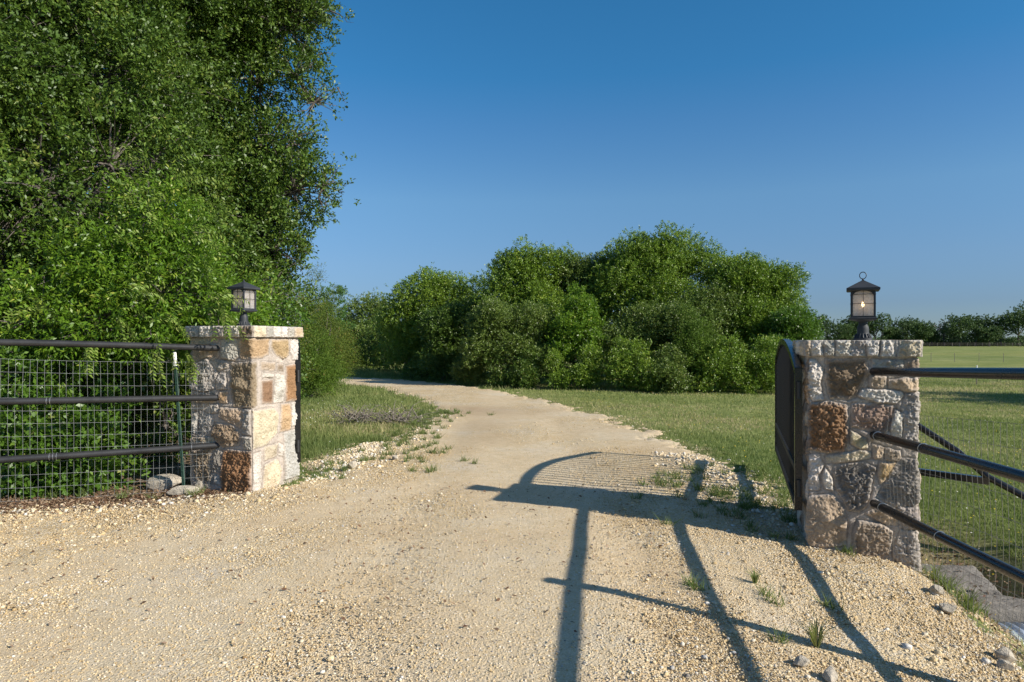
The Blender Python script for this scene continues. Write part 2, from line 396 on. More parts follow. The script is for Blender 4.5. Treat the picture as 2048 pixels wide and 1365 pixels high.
for off, wd in ((-.75, .24), (.85, .24)):                                       # shallow wheel tracks
    Zr = Zr-.012*np.exp(-((X-off+.02*(Y-4))/wd)**2)*(Y < 12)
F = grid_faces(len(rx), len(ry)); keep = (m[F] > -1.1).any(1)
stain = np.exp(-(((X+.9)/1.3)**2+((Y-13.6)/.9)**2))+.5*np.exp(-(((X+.4)/.5)**2+((Y-11)/1.6)**2))
F = F[keep]; used = np.zeros(len(X), bool); used[F.reshape(-1)] = True; remap = np.cumsum(used)-1
drive = link('gravel_driveway', np_mesh('gravel_driveway', np.stack([X, Y, Zr], 1)[used], remap[F], M['gravel'], True, {'loose': lo[used], 'stain': stain[used]}))
tag(drive, 'tan crushed limestone driveway curving away through the open gate', 'driveway', kind='structure')
def surf(x, y):
    x = np.asarray(x, float); y = np.asarray(y, float)
    m = road_m(x, y); return H(x, y)+np.where(m > -.4, .028*np.clip(m, -1.3, 1), 0)

# ------------------------------------------------------------------ scattered stones
def ico(level):
    import bmesh
    bm = bmesh.new(); bmesh.ops.create_icosphere(bm, subdivisions=level, radius=1)
    v = np.array([q.co[:] for q in bm.verts]); f = np.array([[q.index for q in p.verts] for p in bm.faces]); bm.free(); return v, f
OCTA = (np.array([(1, 0, 0), (-1, 0, 0), (0, 1, 0), (0, -1, 0), (0, 0, 1), (0, 0, -1)], float),
        np.array([(0, 2, 4), (2, 1, 4), (1, 3, 4), (3, 0, 4), (2, 0, 5), (1, 2, 5), (3, 1, 5), (0, 3, 5)]))
def rocks(pos, size, base, jitter, seed):
    r = np.random.default_rng(seed); bv, bf = base; n = len(pos); k = len(bv)
    V = np.repeat(bv[None], n, 0)*(1+r.normal(0, jitter, (n, k, 1)))
    V = V*np.stack([r.uniform(.75, 1.3, n), r.uniform(.6, 1.1, n), r.uniform(.4, .85, n)], 1)[:, None, :]
    a = r.uniform(0, 6.28, n); b = r.normal(0, .35, n); ca, sa, cb, sb = np.cos(a), np.sin(a), np.cos(b), np.sin(b)
    x, y, z = V[..., 0], V[..., 1], V[..., 2]
    y, z = y*cb[:, None]-z*sb[:, None], y*sb[:, None]+z*cb[:, None]
    x, y = x*ca[:, None]-y*sa[:, None], x*sa[:, None]+y*ca[:, None]
    V = np.stack([x, y, z], -1)*size[:, None, None]+pos[:, None, :]
    F = (bf[None]+(np.arange(n)*k)[:, None, None]).reshape(-1, bf.shape[1])
    c = np.repeat(np.clip(r.beta(2.2, 1.8, n)+r.normal(0, .04, n), 0, 1), k)
    return V.reshape(-1, 3), F, c
def frustum_pts(n, y0, y1, p, seed, margin=1.06):
    r = np.random.default_rng(seed); u = r.random(n)
    y = (y0**p+u*(y1**p-y0**p))**(1/p); x = r.uniform(-.75*margin, .75*margin, n)*y; return x, y, r
def pebbles(n, s0, s1, base, jit, seed, ymax, thr, name_c):
    x, y, r = frustum_pts(n, 2.62, ymax, .35, seed)
    w = loose_f(x, y); m = road_m(x, y); d = fence_d(x, y)
    w = w+.55*np.exp(-((m+.3)/1.1)**2)*(y > 5.2)
    ok = (m > -.9-r.random(n)*2.2) & (r.random(n) < np.clip(w-thr, .0, 1)) & ((x > -2.6) | (d < .25))
    x, y, r2 = x[ok], y[ok], r.random(ok.sum())
    s = s0+(s1-s0)*r2**2.6
    z = surf(x, y)+s*.18
    V, F, c = rocks(np.stack([x, y, z], 1), s, base, jit, seed+1); k_ = len(base[0])
    return V, F, np.clip(c+np.repeat(.22*fbm(x*.9, y*.9, 30, 3)+.1*fbm(x*5, y*5, 31, 2), k_), 0, 1)
def edge_stones(n, seed):
    r = np.random.default_rng(seed); xs = []; ys = []
    t = r.uniform(-.1, 2.2, n//4); off = r.normal(-.33, .10, n//4); p = FA[None]+np.outer(t, FB-FA)+off[:, None]*fnrm; xs.append(p[:, 0]); ys.append(p[:, 1])
    t = r.random(n//3); xs.append(-1.95+.15*t+r.normal(0, .22, n//3)); ys.append(6.75+2.6*t+r.normal(0, .1, n//3))
    t = r.random(n//4); xs.append(2.0+r.normal(0, .22, n//4)+.3*(1-t)); ys.append(5.2+3.2*t)
    t = r.random(n//6); xs.append(-1.5+r.normal(0, .2, n//6)); ys.append(9+5*t)
    x = np.concatenate(xs); y = np.concatenate(ys); s_ = .007+.017*r.random(len(x))**2.4; z = surf(x, y)+s_*.25
    V, F, c = rocks(np.stack([x, y, z], 1), s_, ico(1), .16, seed+1); return V, F, np.clip(.42+c*.6, 0, .94)
parts = [pebbles(210000, .0035, .008, OCTA, .22, 11, 9, -.25, ''), edge_stones(3800, 15), pebbles(56000, .0055, .0145, ico(1)[0:2], .18, 12, 20, .12, ''), pebbles(4200, .013, .030, ico(1), .15, 13, 13, .50, '')]
VV = []; FF = []; CC = []; n0 = 0
for v, f, c in parts:
    VV.append(v); FF.append(f+n0); CC.append(c); n0 += len(v)
g = link('loose_gravel', np_mesh('loose_gravel', np.concatenate(VV), np.concatenate(FF), M['pebble'], False, {'rnd': np.concatenate(CC)}))
tag(g, 'loose tan and white limestone pebbles strewn over the driveway', 'gravel', kind='stuff')

# larger stones lying about: each a thing
def boulder(name, loc, dims, rz, seed, label, group=None, mat='boulder', tilt=0.0):
    v, f = ico(4); r = np.random.default_rng(seed)
    pl = r.normal(0, 1, (20, 3)); pl /= np.linalg.norm(pl, axis=1)[:, None]; dd = r.uniform(.48, .80, 20)
    for nrm, d in zip(pl, dd):
        e = np.clip(v@nrm-d, 0, None); v = v-e[:, None]*nrm*.93
    v = v*(1+.05*fbm(v[:, 0]*3+seed, v[:, 1]*3, v[:, 2]*3, 4))[:, None]*np.array(dims)/2
    me = np_mesh(name, v, f, M[mat], False); o = link(name, me, None, (loc[0], loc[1], float(surf(loc[0], loc[1]))+dims[2]*.32))
    o.rotation_euler = (tilt, tilt*.5, rz); return tag(o, label, 'rock', group)
boulder('boulder', (-2.95, 6.12, 0), (.42, .17, .15), rad(12), 3, 'long grey limestone rock lying flat at the foot of the left pillar', tilt=.10)
boulder('boulder', (-3.26, 6.36, 0), (.40, .22, .19), rad(5), 5, 'pale rounded limestone rock behind the wire beside the green post', tilt=-.06)
boulder('boulder', (-2.92, 6.42, 0), (.15, .13, .13), rad(40), 8, 'small pale rock between the green post and the left pillar')
for i, (x, y, s, lb) in enumerate([(1.28, 3.02, .085, 'round white stone in the rail shadow at the bottom of the gravel'), (1.36, 2.92, .09, 'yellowish stone just beside the round white stone in the rail shadow'),
        (2.58, 4.15, .11, 'tan lump of limestone on the bank below the right pillar, nearest the concrete slab'), (2.50, 3.92, .11, 'pale chunk of limestone on the gravel bank, one step down from the tan lump'),
        (2.46, 3.42, .11, 'large tan stone on the lip of the bank by the corrugated pipe'), (2.38, 3.30, .085, 'pinkish stone next to the large tan stone on the bank'),
        (1.98, 2.95, .09, 'white angular stone low on the gravel bank near the picture edge'), (-1.72, 7.35, .13, 'broad white stone at the verge just past the left gate'), (-1.35, 7.9, .10, 'pointed white stone on the verge, beyond the broad white one')]):
    boulder('field_stone', (x, y, 0), (s*1.15, s*.95, s*.8), i*1.3, 20+i, lb, 'larger stones on the gravel')

# ------------------------------------------------------------------ foliage
def leaves(pos, d, nrm, ln, wd, rnd):
    """one folded four-cornered leaf per row"""
    d = d/np.linalg.norm(d, axis=1)[:, None]; s = np.cross(d, nrm); s /= (np.linalg.norm(s, axis=1)[:, None]+1e-9); u = np.cross(s, d)
    ln = ln[:, None]; wd = wd[:, None]; mid = pos+d*ln*.45
    V = np.stack([pos, mid+s*wd*.5+u*wd*.14, pos+d*ln-u*ln*.08, mid-s*wd*.5+u*wd*.14], 1)
    n = len(pos); return V.reshape(-1, 3), np.arange(n*4).reshape(n, 4), np.repeat(rnd, 4)
def unit(v): return v/(np.linalg.norm(v, axis=-1, keepdims=True)+1e-9)
def crown_leaves(lobes, n, ln, wd, seed, sub=26, sub_r=.34, per=9, twig=.13, flat=.85, droop=0.0, wob=.25):
    r = np.random.default_rng(seed); Lb = np.array(lobes, float)
    w = Lb[:, 3]**2; w = w/w.sum()
    nsub = np.maximum(6, (sub*len(Lb)*w).astype(int))
    C = []; R = []; O = []
    for (cx, cy, cz, rr), k in zip(Lb, nsub):
        dr = unit(r.normal(0, 1, (k, 3))); dr[:, 2] *= flat
        rad_ = rr*(1-.62*r.random(k)**1.9)
        C.append(np.array([cx, cy, cz])+dr*rad_[:, None]*np.array([1, 1, 1])); R.append(np.full(k, rr*sub_r)*r.uniform(.55, 1.25, k)); O.append(dr)
    C = np.concatenate(C); R = np.concatenate(R); O = np.concatenate(O)
    ns = n//per; pick = r.choice(len(C), ns, p=(R**2)/(R**2).sum())
    dd = unit(r.normal(0, 1, (ns, 3))); rr = R[pick]*np.cbrt(r.random(ns))*(1+r.normal(0, .10, ns))
    base = C[pick]+dd*rr[:, None]*np.array([1, 1, .8])
    sd = unit(O[pick]*.8+dd*.7+r.normal(0, .55, (ns, 3))+np.array([0, 0, .25-droop]))
    tone = np.clip(r.normal(.45, .13, len(C)), 0, 1)[pick]
    t = np.tile((np.arange(per)+.5)/per, ns); idx = np.repeat(np.arange(ns), per); m_ = len(idx)
    side = unit(r.normal(0, 1, (m_, 3)))
    p = base[idx]+sd[idx]*(t*twig)[:, None]+side*.012
    ld = unit(sd[idx]*.7+side*.9+np.array([0, 0, -droop*.6]))
    nn = unit(r.normal(0, .8, (m_, 3))+np.array([.25, -.2, .9]))
    return leaves(p, ld, nn, ln*r.uniform(.65, 1.25, m_), wd*r.uniform(.7, 1.2, m_), np.clip(tone[idx]+r.normal(0, wob, m_)*.8, 0, 1)), C
def tree(name, label, cat, base, lobes, n, ln, wd, mat, seed, group=None, trunk_r=.12, twigs=True, pn='crown', **kw):
    root = empty(name, base); tag(root, label, cat, group)
    (V, F, c), C = crown_leaves(lobes, n, ln, wd, seed, **kw)
    b = np.array(base); me = np_mesh(pn, V-b, F, mat, False, {'rnd': c}); link(pn, me, root)
    r = random.Random(seed); mb = MB(); top = Vector(np.average(np.array(lobes)[:, :3], axis=0, weights=np.array(lobes)[:, 3]**2)-b)
    fork = Vector((top.x*.35, top.y*.35, max(.3, top.z*.45)))
    mid = Vector((fork.x*.45+r.uniform(-.1, .1), fork.y*.45+r.uniform(-.1, .1), fork.z*.5))
    mb.tube([(0, 0, -.15), (0, 0, .08), mid, fork], [trunk_r*1.5, trunk_r*1.15, trunk_r*.9, trunk_r*.75], 9)
    big = max(l[3] for l in lobes)
    for l in lobes:
        if not twigs and l[3] < .45*big: continue
        e = Vector(l[:3])-Vector(base); k_ = min(1, l[3]/big); st = fork
        if l[3] < .62*big:
            up_ = [Vector(o_[:3])-Vector(base) for o_ in lobes if o_[3] > l[3]*1.3]
            if up_: st = min(up_, key=lambda o_: (o_-e).length)
        q = st.lerp(e, .5)+Vector((r.uniform(-.1, .1), r.uniform(-.1, .1), .12*l[3]))
        mb.tube([st, q, e], [trunk_r*.6*k_, trunk_r*.28*k_, trunk_r*.08*k_], 6)
        if twigs:
            for cc in C:
                ce = Vector(cc)-Vector(base)
                if l[3] > .3 and (ce-e).length < l[3]*1.05 and r.random() < .35:
                    q2 = e.lerp(ce, .55)+Vector((r.uniform(-.06, .06), r.uniform(-.06, .06), r.uniform(-.04, .06)))
                    mb.tube([e, q2, ce, ce+(ce-q2)*.35], [trunk_r*.06+.003, .007, .005, .002], 4, False)
    mb.build('trunk' if trunk_r > .035 else 'stem', M['bark'], root); return root
def sat(lobes, seed, k=8):
    r = np.random.default_rng(seed); out = list(lobes)
    for x_, y_, z_, q in lobes:
        for i in range(k):
            d = unit(r.normal(0, 1, 3)*np.array([1.1, .8, .8])+np.array([0, -.35, .38])); f = r.uniform(.8, 1.28)*q; out.append((x_+d[0]*f, y_+d[1]*f, z_+d[2]*f, q*r.uniform(.2, .42)))
    return out
def P(px, py, d): return ((px-1024)/1365.33*d, d, CAM_Z-(py-682.5)/1365.33*d)
def LB(rows): return [(*P(a, b, d), r) for a, b, d, r in rows]

tree('live_oak', 'huge dark live oak crown filling the top left corner of the view', 'tree', (-6.2, 9.0, 0),
     LB([(-60, -80, 9.2, 1.5), (120, -60, 9.5, 1.4), (60, 120, 9.0, 1.35), (-40, 330, 8.2, 1.3), (90, 380, 7.9, 1.0), (200, 170, 9.0, 1.15), (290, -20, 10, 1.3), (300, 150, 9.9, 1.1),
         (220, 330, 8.4, .95), (300, 320, 9.2, .95), (20, 560, 7.9, 1.0), (130, 520, 8.2, .9), (250, 450, 8.6, .85), (-120, 120, 8.0, 1.4), (-120, 600, 7.6, 1.1)]),
     290000, .060, .030, M['oak'], 101, 'large oaks behind the left fence', .26, sub=95, sub_r=.23, twig=.13)
tree('live_oak', 'tall live oak with open drooping twigs against the sky, behind the left pillar lamp', 'tree', (-4.9, 11.6, 0),
     LB([(420, 20, 11.2, 1.15), (520, 10, 11.2, 1.0), (575, 50, 11.2, .66), (625, 10, 11.2, .40), (660, 22, 11.2, .24), (690, 36, 11.2, .13), (708, 46, 11.2, .07), (440, 215, 11.2, .7), (520, 170, 11.1, .55), (590, 150, 11.0, .55),
         (635, 110, 11.0, .30), (668, 108, 11, .12), (630, 205, 11, .38), (675, 175, 11, .16), (692, 208, 11, .12), (520, 310, 10.8, .75), (580, 285, 10.8, .5), (640, 262, 10.8, .18), (420, 380, 10.8, 1.05), (585, 380, 10.6, .66), (645, 375, 10.6, .38), (682, 330, 10.6, .14), (690, 385, 10.6, .16), (650, 425, 10.6, .16),
         (510, 440, 10.5, .8), (545, 500, 10.5, .5), (575, 535, 10.6, .25), (450, 540, 10.4, .85), (530, 580, 10.4, .62), (360, 260, 11, 1.0), (330, 80, 11.4, 1.1)]),
     250000, .060, .031, M['oak'], 102, 'large oaks behind the left fence', .24, sub=66, sub_r=.24, twig=.14)
tree('live_oak', 'dim inner oak standing behind the bright climber and the wire fence', 'tree', (-5.6, 9.8, 0),
     LB([(330, 560, 9.6, 1.2), (180, 660, 9.2, 1.2), (420, 680, 9.8, 1.0), (30, 700, 8.6, 1.2), (290, 780, 9.3, 1.1), (120, 850, 8.8, .9), (430, 800, 11, 1.0), (500, 760, 10.4, .8), (330, 850, 7.9, .5), (400, 840, 8.2, .5), (285, 915, 7.6, .3), (370, 900, 7.9, .35)]),
     150000, .055, .026, M['oak'], 103, 'large oaks behind the left fence', .2, sub=34, sub_r=.36)
tree('climbing_shrub', 'bright green climber with narrow leaves spilling over the top rail left of the pillar', 'shrub', (-4.3, 7.1, 0),
     LB([(310, 430, 7.4, .42), (370, 480, 7.3, .35), (250, 540, 7.2, .48), (340, 580, 7.1, .48), (150, 560, 7.1, .42), (420, 620, 7.1, .32), (90, 640, 6.9, .38), (200, 650, 6.9, .40), (300, 660, 6.75, .30), (390, 660, 6.9, .26), (450, 600, 7.5, .3),
         (140, 690, 6.6, .22), (270, 695, 6.5, .16), (300, 740, 6.5, .09), (310, 790, 6.5, .06), (370, 720, 6.7, .14), (345, 720, 6.55, .12), (480, 610, 8.2, .35)]),
     42000, .060, .021, M['vine'], 104, None, .05, sub=40, sub_r=.30, droop=.35, per=11, twig=.2)
def pinnate(name, label, rows, seed):
    r = np.random.default_rng(seed); Vs = []; ns = []; base = None; cs = []
    mb = MB(); k0 = 0; Fs = []
    b0 = np.array(P(rows[0][0], rows[0][1], rows[0][2])); root = empty(name, tuple(b0)); tag(root, label, 'shrub', 'pale new shoots of the climber')
    for px, py, d, L_, ang in rows:
        for q in range(5):
            s = np.array(P(px, py, d))+r.normal(0, .05, 3); a = ang+r.normal(0, .5); dr = np.array([math.cos(a), r.uniform(-.5, 0), math.sin(a)])
            n = 9; pts = [s]
            for i in range(n):
                dr = dr+np.array([0, 0, -.13]); dr /= np.linalg.norm(dr); pts.append(pts[-1]+dr*L_/n)
            mb = MB(); mb.tube([p-b0 for p in pts], .0022, 4, False); mb.build('stem', M['juniper'], root)
            pts = np.array(pts[1:]); dd = np.gradient(pts, axis=0)
            for sg in (-1, 1):
                sidev = unit(np.cross(dd, np.array([0, .7, .7])))*sg
                V, F, c = leaves(pts-b0, unit(unit(dd)*.5+sidev+r.normal(0, .15, (n, 3))+np.array([0, 0, -.25])), unit(r.normal(0, .3, (n, 3))+np.array([.2, -.6, .8])), r.uniform(.042, .062, n), r.uniform(.014, .02, n), r.random(n))
                Vs.append(V); Fs.append(F+k0); cs.append(c); k0 += len(V)
    link('foliage', np_mesh('foliage', np.concatenate(Vs), np.concatenate(Fs), M['pinnate'], False, {'rnd': np.concatenate(cs)}), root)
pinnate('leafy_shoot', 'pale yellow-green feathery shoots arching highest in the oak above the fence', [(340, 350, 7.0, .42, .5), (375, 375, 7.0, .42, .1), (300, 335, 7.0, .30, 2.2), (400, 395, 7.0, .4, -.3), (330, 380, 7, .3, 2.6)], 31)
pinnate('leafy_shoot', 'pale feathery shoots at mid height left of the lamp', [(370, 470, 6.9, .42, .1), (300, 470, 6.9, .3, 1.2), (400, 520, 6.8, .35, -.5), (240, 500, 6.9, .3, 1.0), (320, 560, 6.8, .3, 2.6)], 32)
pinnate('leafy_shoot', 'light green shoots drooping over the top rail beside the left pillar', [(230, 640, 6.3, .35, -.3), (300, 690, 6.15, .30, -1.2), (330, 640, 6.3, .3, .1), (455, 615, 6.2, .28, -.6), (420, 600, 6.3, .3, -.2), (370, 700, 6.3, .25, -1.0), (90, 630, 6.3, .3, 2.6), (170, 690, 6.15, .25, -1.3), (270, 600, 6.4, .3, .6)], 33)
for i, (rows, n, lb, s) in enumerate([
        ([(20, 760, 6.6, .38), (95, 745, 6.9, .34), (30, 820, 6.35, .30), (90, 830, 6.3, .25)], 11000, 'leafy shrub against the wire at the far left, between the top and middle rails', 41),
        ([(180, 770, 7.0, .36), (250, 740, 7.2, .32), (210, 820, 6.7, .26), (310, 735, 7.2, .24)], 10000, 'round leaved shrub behind the wire under the drooping shoots', 42),
        ([(35, 905, 6.1, .28), (30, 965, 6.0, .24), (95, 930, 6.15, .27), (140, 975, 6.1, .2), (95, 985, 6.05, .16)], 14000, 'dense low evergreen shrub pushing through the wire under the bottom rail at the far left', 43),
        ([(150, 880, 6.3, .27), (205, 880, 6.4, .24), (190, 935, 6.3, .24), (235, 960, 6.35, .16)], 12000, 'low shrub behind the wire, next one toward the pillar from the dense evergreen', 44),
        ([(380, 620, 8.3, .5), (480, 640, 8.6, .45), (545, 620, 8.8, .38), (510, 690, 8.8, .4), (410, 720, 8.5, .5)], 24000, 'bright leafy bush directly behind the left pillar and its lamp', 45)]):
    b = P(rows[0][0], rows[0][1], rows[0][2]); tree('shrub', lb, 'shrub', (b[0], b[1], float(H(b[0], b[1]))), LB(rows), int(n*.5), .056, .034, M['shrub'], s, 'shrubs behind the left wire fence', .022, sub=22, sub_r=.24, per=8, pn='foliage')

def conifer(name, label, base, h, rr, n, mat, seed, group=None, ln=.05, wd=.014):
    r = np.random.default_rng(seed); rows = []
    k = int(16+h*7)
    for i in range(k):
        t = (i+.5)/k; rad_ = rr*(1-t)**.75*(1.0 if t > .12 else .75); a = r.uniform(0, 6.28)
        rows.append((base[0]+math.cos(a)*rad_*.55, base[1]+math.sin(a)*rad_*.55, base[2]+.1*h+t*.86*h, max(.12, rad_*.5)))
    tree(name, label, 'tree', base, rows, n, ln, wd, mat, seed, group, .06, twigs=False, sub=12, sub_r=.42, per=10, twig=.22, wob=.3)
zg = lambda x, y: float(H(x, y))
conifer('juniper', 'tall dark green juniper with a pointed top behind the left pillar, at the drive edge', (-5.35, 18.6, zg(-5.35, 18.6)), 3.6, 1.0, 46000, M['juniper'], 51, 'junipers at the bend')
conifer('juniper', 'pointed juniper just beyond the tall one, its tip lower and further right', (-5.35, 20.2, zg(-5.35, 20)), 3.1, .75, 26000, M['juniper'], 52, 'junipers at the bend')
conifer('juniper', 'brighter spreading juniper low beside the left pillar, skirts touching the grass', (-4.9, 16.6, zg(-4.9, 16.6)), 2.1, .85, 34000, M['juniper_bright'], 53, 'junipers at the bend')
tree('juniper', 'brownish ragged juniper hidden behind the left pillar cap', 'tree', (-5.6, 15.0, 0), LB([(530, 600, 14.5, .8), (580, 640, 15, .7), (560, 720, 15.5, .8), (520, 700, 14.5, .8), (600, 600, 17, .55)]), 44000, .05, .015, M['juniper'], 54, 'junipers at the bend', .1, sub=30)
tree('cedar_elm', 'slim pale green tree standing beyond the junipers at the bend of the drive', 'tree', (-8.6, 33, zg(-8.6, 33)),
     LB([(665, 590, 33, .55), (655, 630, 33, .8), (680, 650, 33, .6), (665, 690, 33, .8), (640, 660, 33, .8), (690, 615, 33, .3)]), 22000, .085, .045, M['pale_tree'], 55, None, .09, sub=30, twigs=False)

# trees beyond the drive: (label, base, lobes, leaf count, material)
GRP = 'trees and bushes of the thicket beyond the drive'
thicket = [
 ('oak', 'lowest and farthest oak of the thicket, left of the others at the bend', (-9.2, 36.5), [(735, 640, 36, 1.3), (760, 625, 37, .8), (720, 690, 35, 1.2), (770, 690, 35, 1.2), (745, 720, 34, .8)], 30000, 'oak_pale', .085, .045),
 ('oak', 'broad oak with a rounded left shoulder in the dark left part of the thicket', (-4.3, 27.5), [(850, 600, 27, 1.1), (810, 640, 27, 1.0), (890, 590, 27.5, .9), (855, 562, 27.5, .55), (800, 700, 26.5, .8), (860, 680, 26.5, 1.1), (930, 620, 27, .9), (950, 580, 27, .6), (985, 560, 26.5, .55), (900, 570, 27, .5)], 52000, 'oak_mid', .07, .04),
 ('oak', 'shaded oak reaching low over the far bank of the drive, left of the grey-green one', (-2.4, 24.5), [(900, 660, 24.2, .9), (880, 720, 23.6, .65), (930, 720, 23.6, .7), (960, 640, 24, .8), (850, 730, 24.5, .5)], 38000, 'oak', .065, .036),
 ('oak', 'tall oak with a pointed dark crown left of the middle of the thicket', (-.2, 24.2), [(1040, 560, 24, 1.0), (1020, 530, 24, .5), (1090, 540, 24.2, .8), (1065, 520, 24.2, .4), (1000, 610, 23.6, .8), (1080, 620, 23.2, .9)], 46000, 'oak_mid', .065, .036),
 ('oak', 'grey-green oak in front of the thicket, its foliage down to the grass', (.1, 21.5), [(990, 650, 21.4, .75), (960, 700, 21.0, .55), (1030, 700, 20.9, .6), (1060, 650, 21.3, .65), (1080, 720, 20.5, .45), (1000, 740, 20.6, .35)], 40000, 'oak_pale', .055, .03),
 ('oak', 'oak with a thin airy top between the pointed crown and the tallest one', (2.4, 24.6), [(1150, 560, 24.4, .8), (1180, 545, 24.4, .45), (1130, 530, 24.5, .5), (1170, 620, 24, .8), (1200, 590, 24.3, .6), (1205, 545, 24.6, .7), (1215, 510, 24.8, .35)], 36000, 'oak_pale', .065, .036),
 ('oak', 'tallest oak of the thicket with a high domed crown', (4.8, 23.6), [(1300, 540, 23.6, 1.2), (1260, 510, 23.6, .75), (1300, 500, 23.4, .55), (1360, 510, 23.6, .9), (1400, 540, 23.4, .8), (1250, 590, 23, 1.0), (1340, 620, 22.4, 1.1), (1275, 485, 23.5, .4), (1415, 500, 23.5, .4), (1450, 545, 23.3, .7), (1330, 490, 23.6, .35), (1240, 560, 23.4, .8)], 82000, 'oak_mid', .062, .035),
 ('oak', 'yellowish oak in the lower middle right of the thicket', (5.6, 21.6), [(1300, 660, 21.2, .85), (1370, 660, 21, .9), (1250, 690, 20.8, .7), (1420, 620, 21.4, .8)], 46000, 'oak_pale', .058, .033),
 ('oak', 'oak at the right end of the thicket with a branch reaching over the gate', (7.9, 22.2), [(1480, 570, 22, .85), (1530, 570, 22, .75), (1575, 560, 21.8, .5), (1595, 545, 21.8, .22), (1500, 540, 22, .5), (1560, 620, 21.6, .7), (1500, 650, 21.4, .9), (1590, 590, 21.7, .3)], 60000, 'oak_mid', .06, .034),
 ('oak', 'dim inner oak closing the gap behind the bright creeper', (2.6, 28), [(1110, 640, 27.5, 1.2), (1190, 650, 27.5, 1.2), (1150, 720, 27, 1.1), (1080, 710, 27, 1.0), (1230, 720, 27, 1.0)], 26000, 'oak', .08, .05),
 ('oak', 'dim inner oak between the tallest crown and the end of the thicket', (7.6, 27), [(1330, 680, 26.5, 1.2), (1420, 640, 26.5, 1.3), (1480, 700, 26.5, 1.1), (1400, 725, 26, .9), (1540, 690, 26.5, 1.0), (1260, 700, 26.5, 1.0)], 28000, 'oak', .08, .05),
 ('oak', 'dim inner oak behind the shaded left part of the thicket', (-3.0, 30), [(780, 690, 31, 1.3), (860, 680, 30, 1.3), (940, 690, 29, 1.2), (1010, 690, 28, 1.1), (700, 700, 38, 1.4), (730, 720, 40, 1.3)], 28000, 'oak', .09, .055),
 ('oak', 'round leafy tree right of the gate leaf at the end of the thicket', (8.7, 20.6), [(1580, 660, 20.4, .65), (1615, 665, 20.4, .35), (1550, 710, 20, .6), (1600, 710, 20.2, .5), (1570, 740, 19.8, .45)], 36000, 'shrub', .058, .033),
]
for i, (kind, lb, (bx, by), rows, n, mt, ln, wd) in enumerate(thicket):
    tree('thicket_oak', lb, 'tree', (bx, by, zg(bx, by)), sat([(a_, b_, c_, d_*1.0) for a_, b_, c_, d_ in LB(rows)], 900+i), int(n*1.9), ln*.98, wd*1.0, M[mt], 200+i, GRP, .11, sub=110, sub_r=.27, twig=.14, twigs=False, wob=.14)
bushes = [
 ('bright green creeper heaped over the middle of the thicket', [(1150, 650, 20.9, .48), (1125, 690, 20.6, .36), (1175, 680, 20.6, .36), (1165, 620, 21.2, .35)], 15000, 'vine', .07),
 ('small yellow-green juniper standing in the right half of the thicket', [(1385, 690, 19.5, .42), (1385, 655, 19.6, .26), (1390, 730, 19.4, .45), (1380, 630, 19.7, .14)], 17000, 'juniper_bright', .05),
 ('low bush at the foot of the thicket straight below the tallest crown', [(1245, 735, 19.3, .45), (1290, 745, 19.0, .42)], 12000, 'oak_mid', .055),
 ('low bush at the foot of the thicket just left of the small yellow-green juniper', [(1330, 748, 18.8, .4), (1360, 758, 18.6, .3)], 9000, 'oak_pale', .055),
 ('bushy clump at the thicket edge, second from the gate', [(1440, 735, 18.9, .48), (1400, 765, 18.6, .25), (1475, 750, 18.7, .36)], 13000, 'oak_mid', .055),
 ('bushy clump at the thicket edge right beside the gate leaf', [(1530, 735, 18.8, .46), (1500, 765, 18.5, .26), (1555, 760, 18.5, .3)], 13000, 'oak_mid', .055),
 ('small bush at the foot of the creeper-covered part', [(1170, 745, 19.6, .34), (1120, 752, 19.6, .28)], 8000, 'oak_mid', .055),
 ('tangled low bush below the grey-green oak', [(1050, 750, 20.1, .36), (1000, 755, 20.3, .26)], 8000, 'oak', .055),
 ('pale bush near the driveway at the left foot of the thicket', [(935, 735, 21.6, .38), (960, 752, 21.2, .26)], 8000, 'oak_pale', .055),
 ('bright undergrowth below the broad oak at the far side of the bend', [(840, 730, 25.5, .32), (820, 742, 25.5, .25), (870, 742, 25, .3)], 8000, 'shrub', .06),
]
for i, (lb, rows, n, mt, ln) in enumerate(bushes):
    rows = rows+[(p0_+12*(-1)**q_, p1_-38, p2_+.35, p3_*.8) for q_, (p0_, p1_, p2_, p3_) in enumerate(rows)]
    b = P(*rows[0][:3]); tree('thicket_bush', lb, 'bush', (b[0], b[1], zg(b[0], b[1])), sat([(a_, b_, c_, d_*1.05) for a_, b_, c_, d_ in LB([(p0_, p1_+6, p2_-.15, p3_) for p0_, p1_, p2_, p3_ in rows])], 980+i, 6), int(n*1.6), ln, ln*.5, M[mt], 300+i, GRP, .03, sub=26, sub_r=.4, pn='foliage', twigs=False)
# an oak outside the right edge of the frame whose shade lies across the meadow
tree('meadow_oak', 'lone oak in the meadow beyond the right fence, only its shade in view', 'tree', (19.2, 13.6, zg(19, 13.6)), [(19.2, 13.6, 3.9, 1.7), (20.6, 14, 3.5, 1.5), (18.3, 13.2, 3.2, 1.1), (21.6, 13.4, 3.8, 1.5), (23.6, 13.4, 3.8, 1.9)], 60000, .10, .06, M['oak_mid'], 61, None, .2, twigs=False)

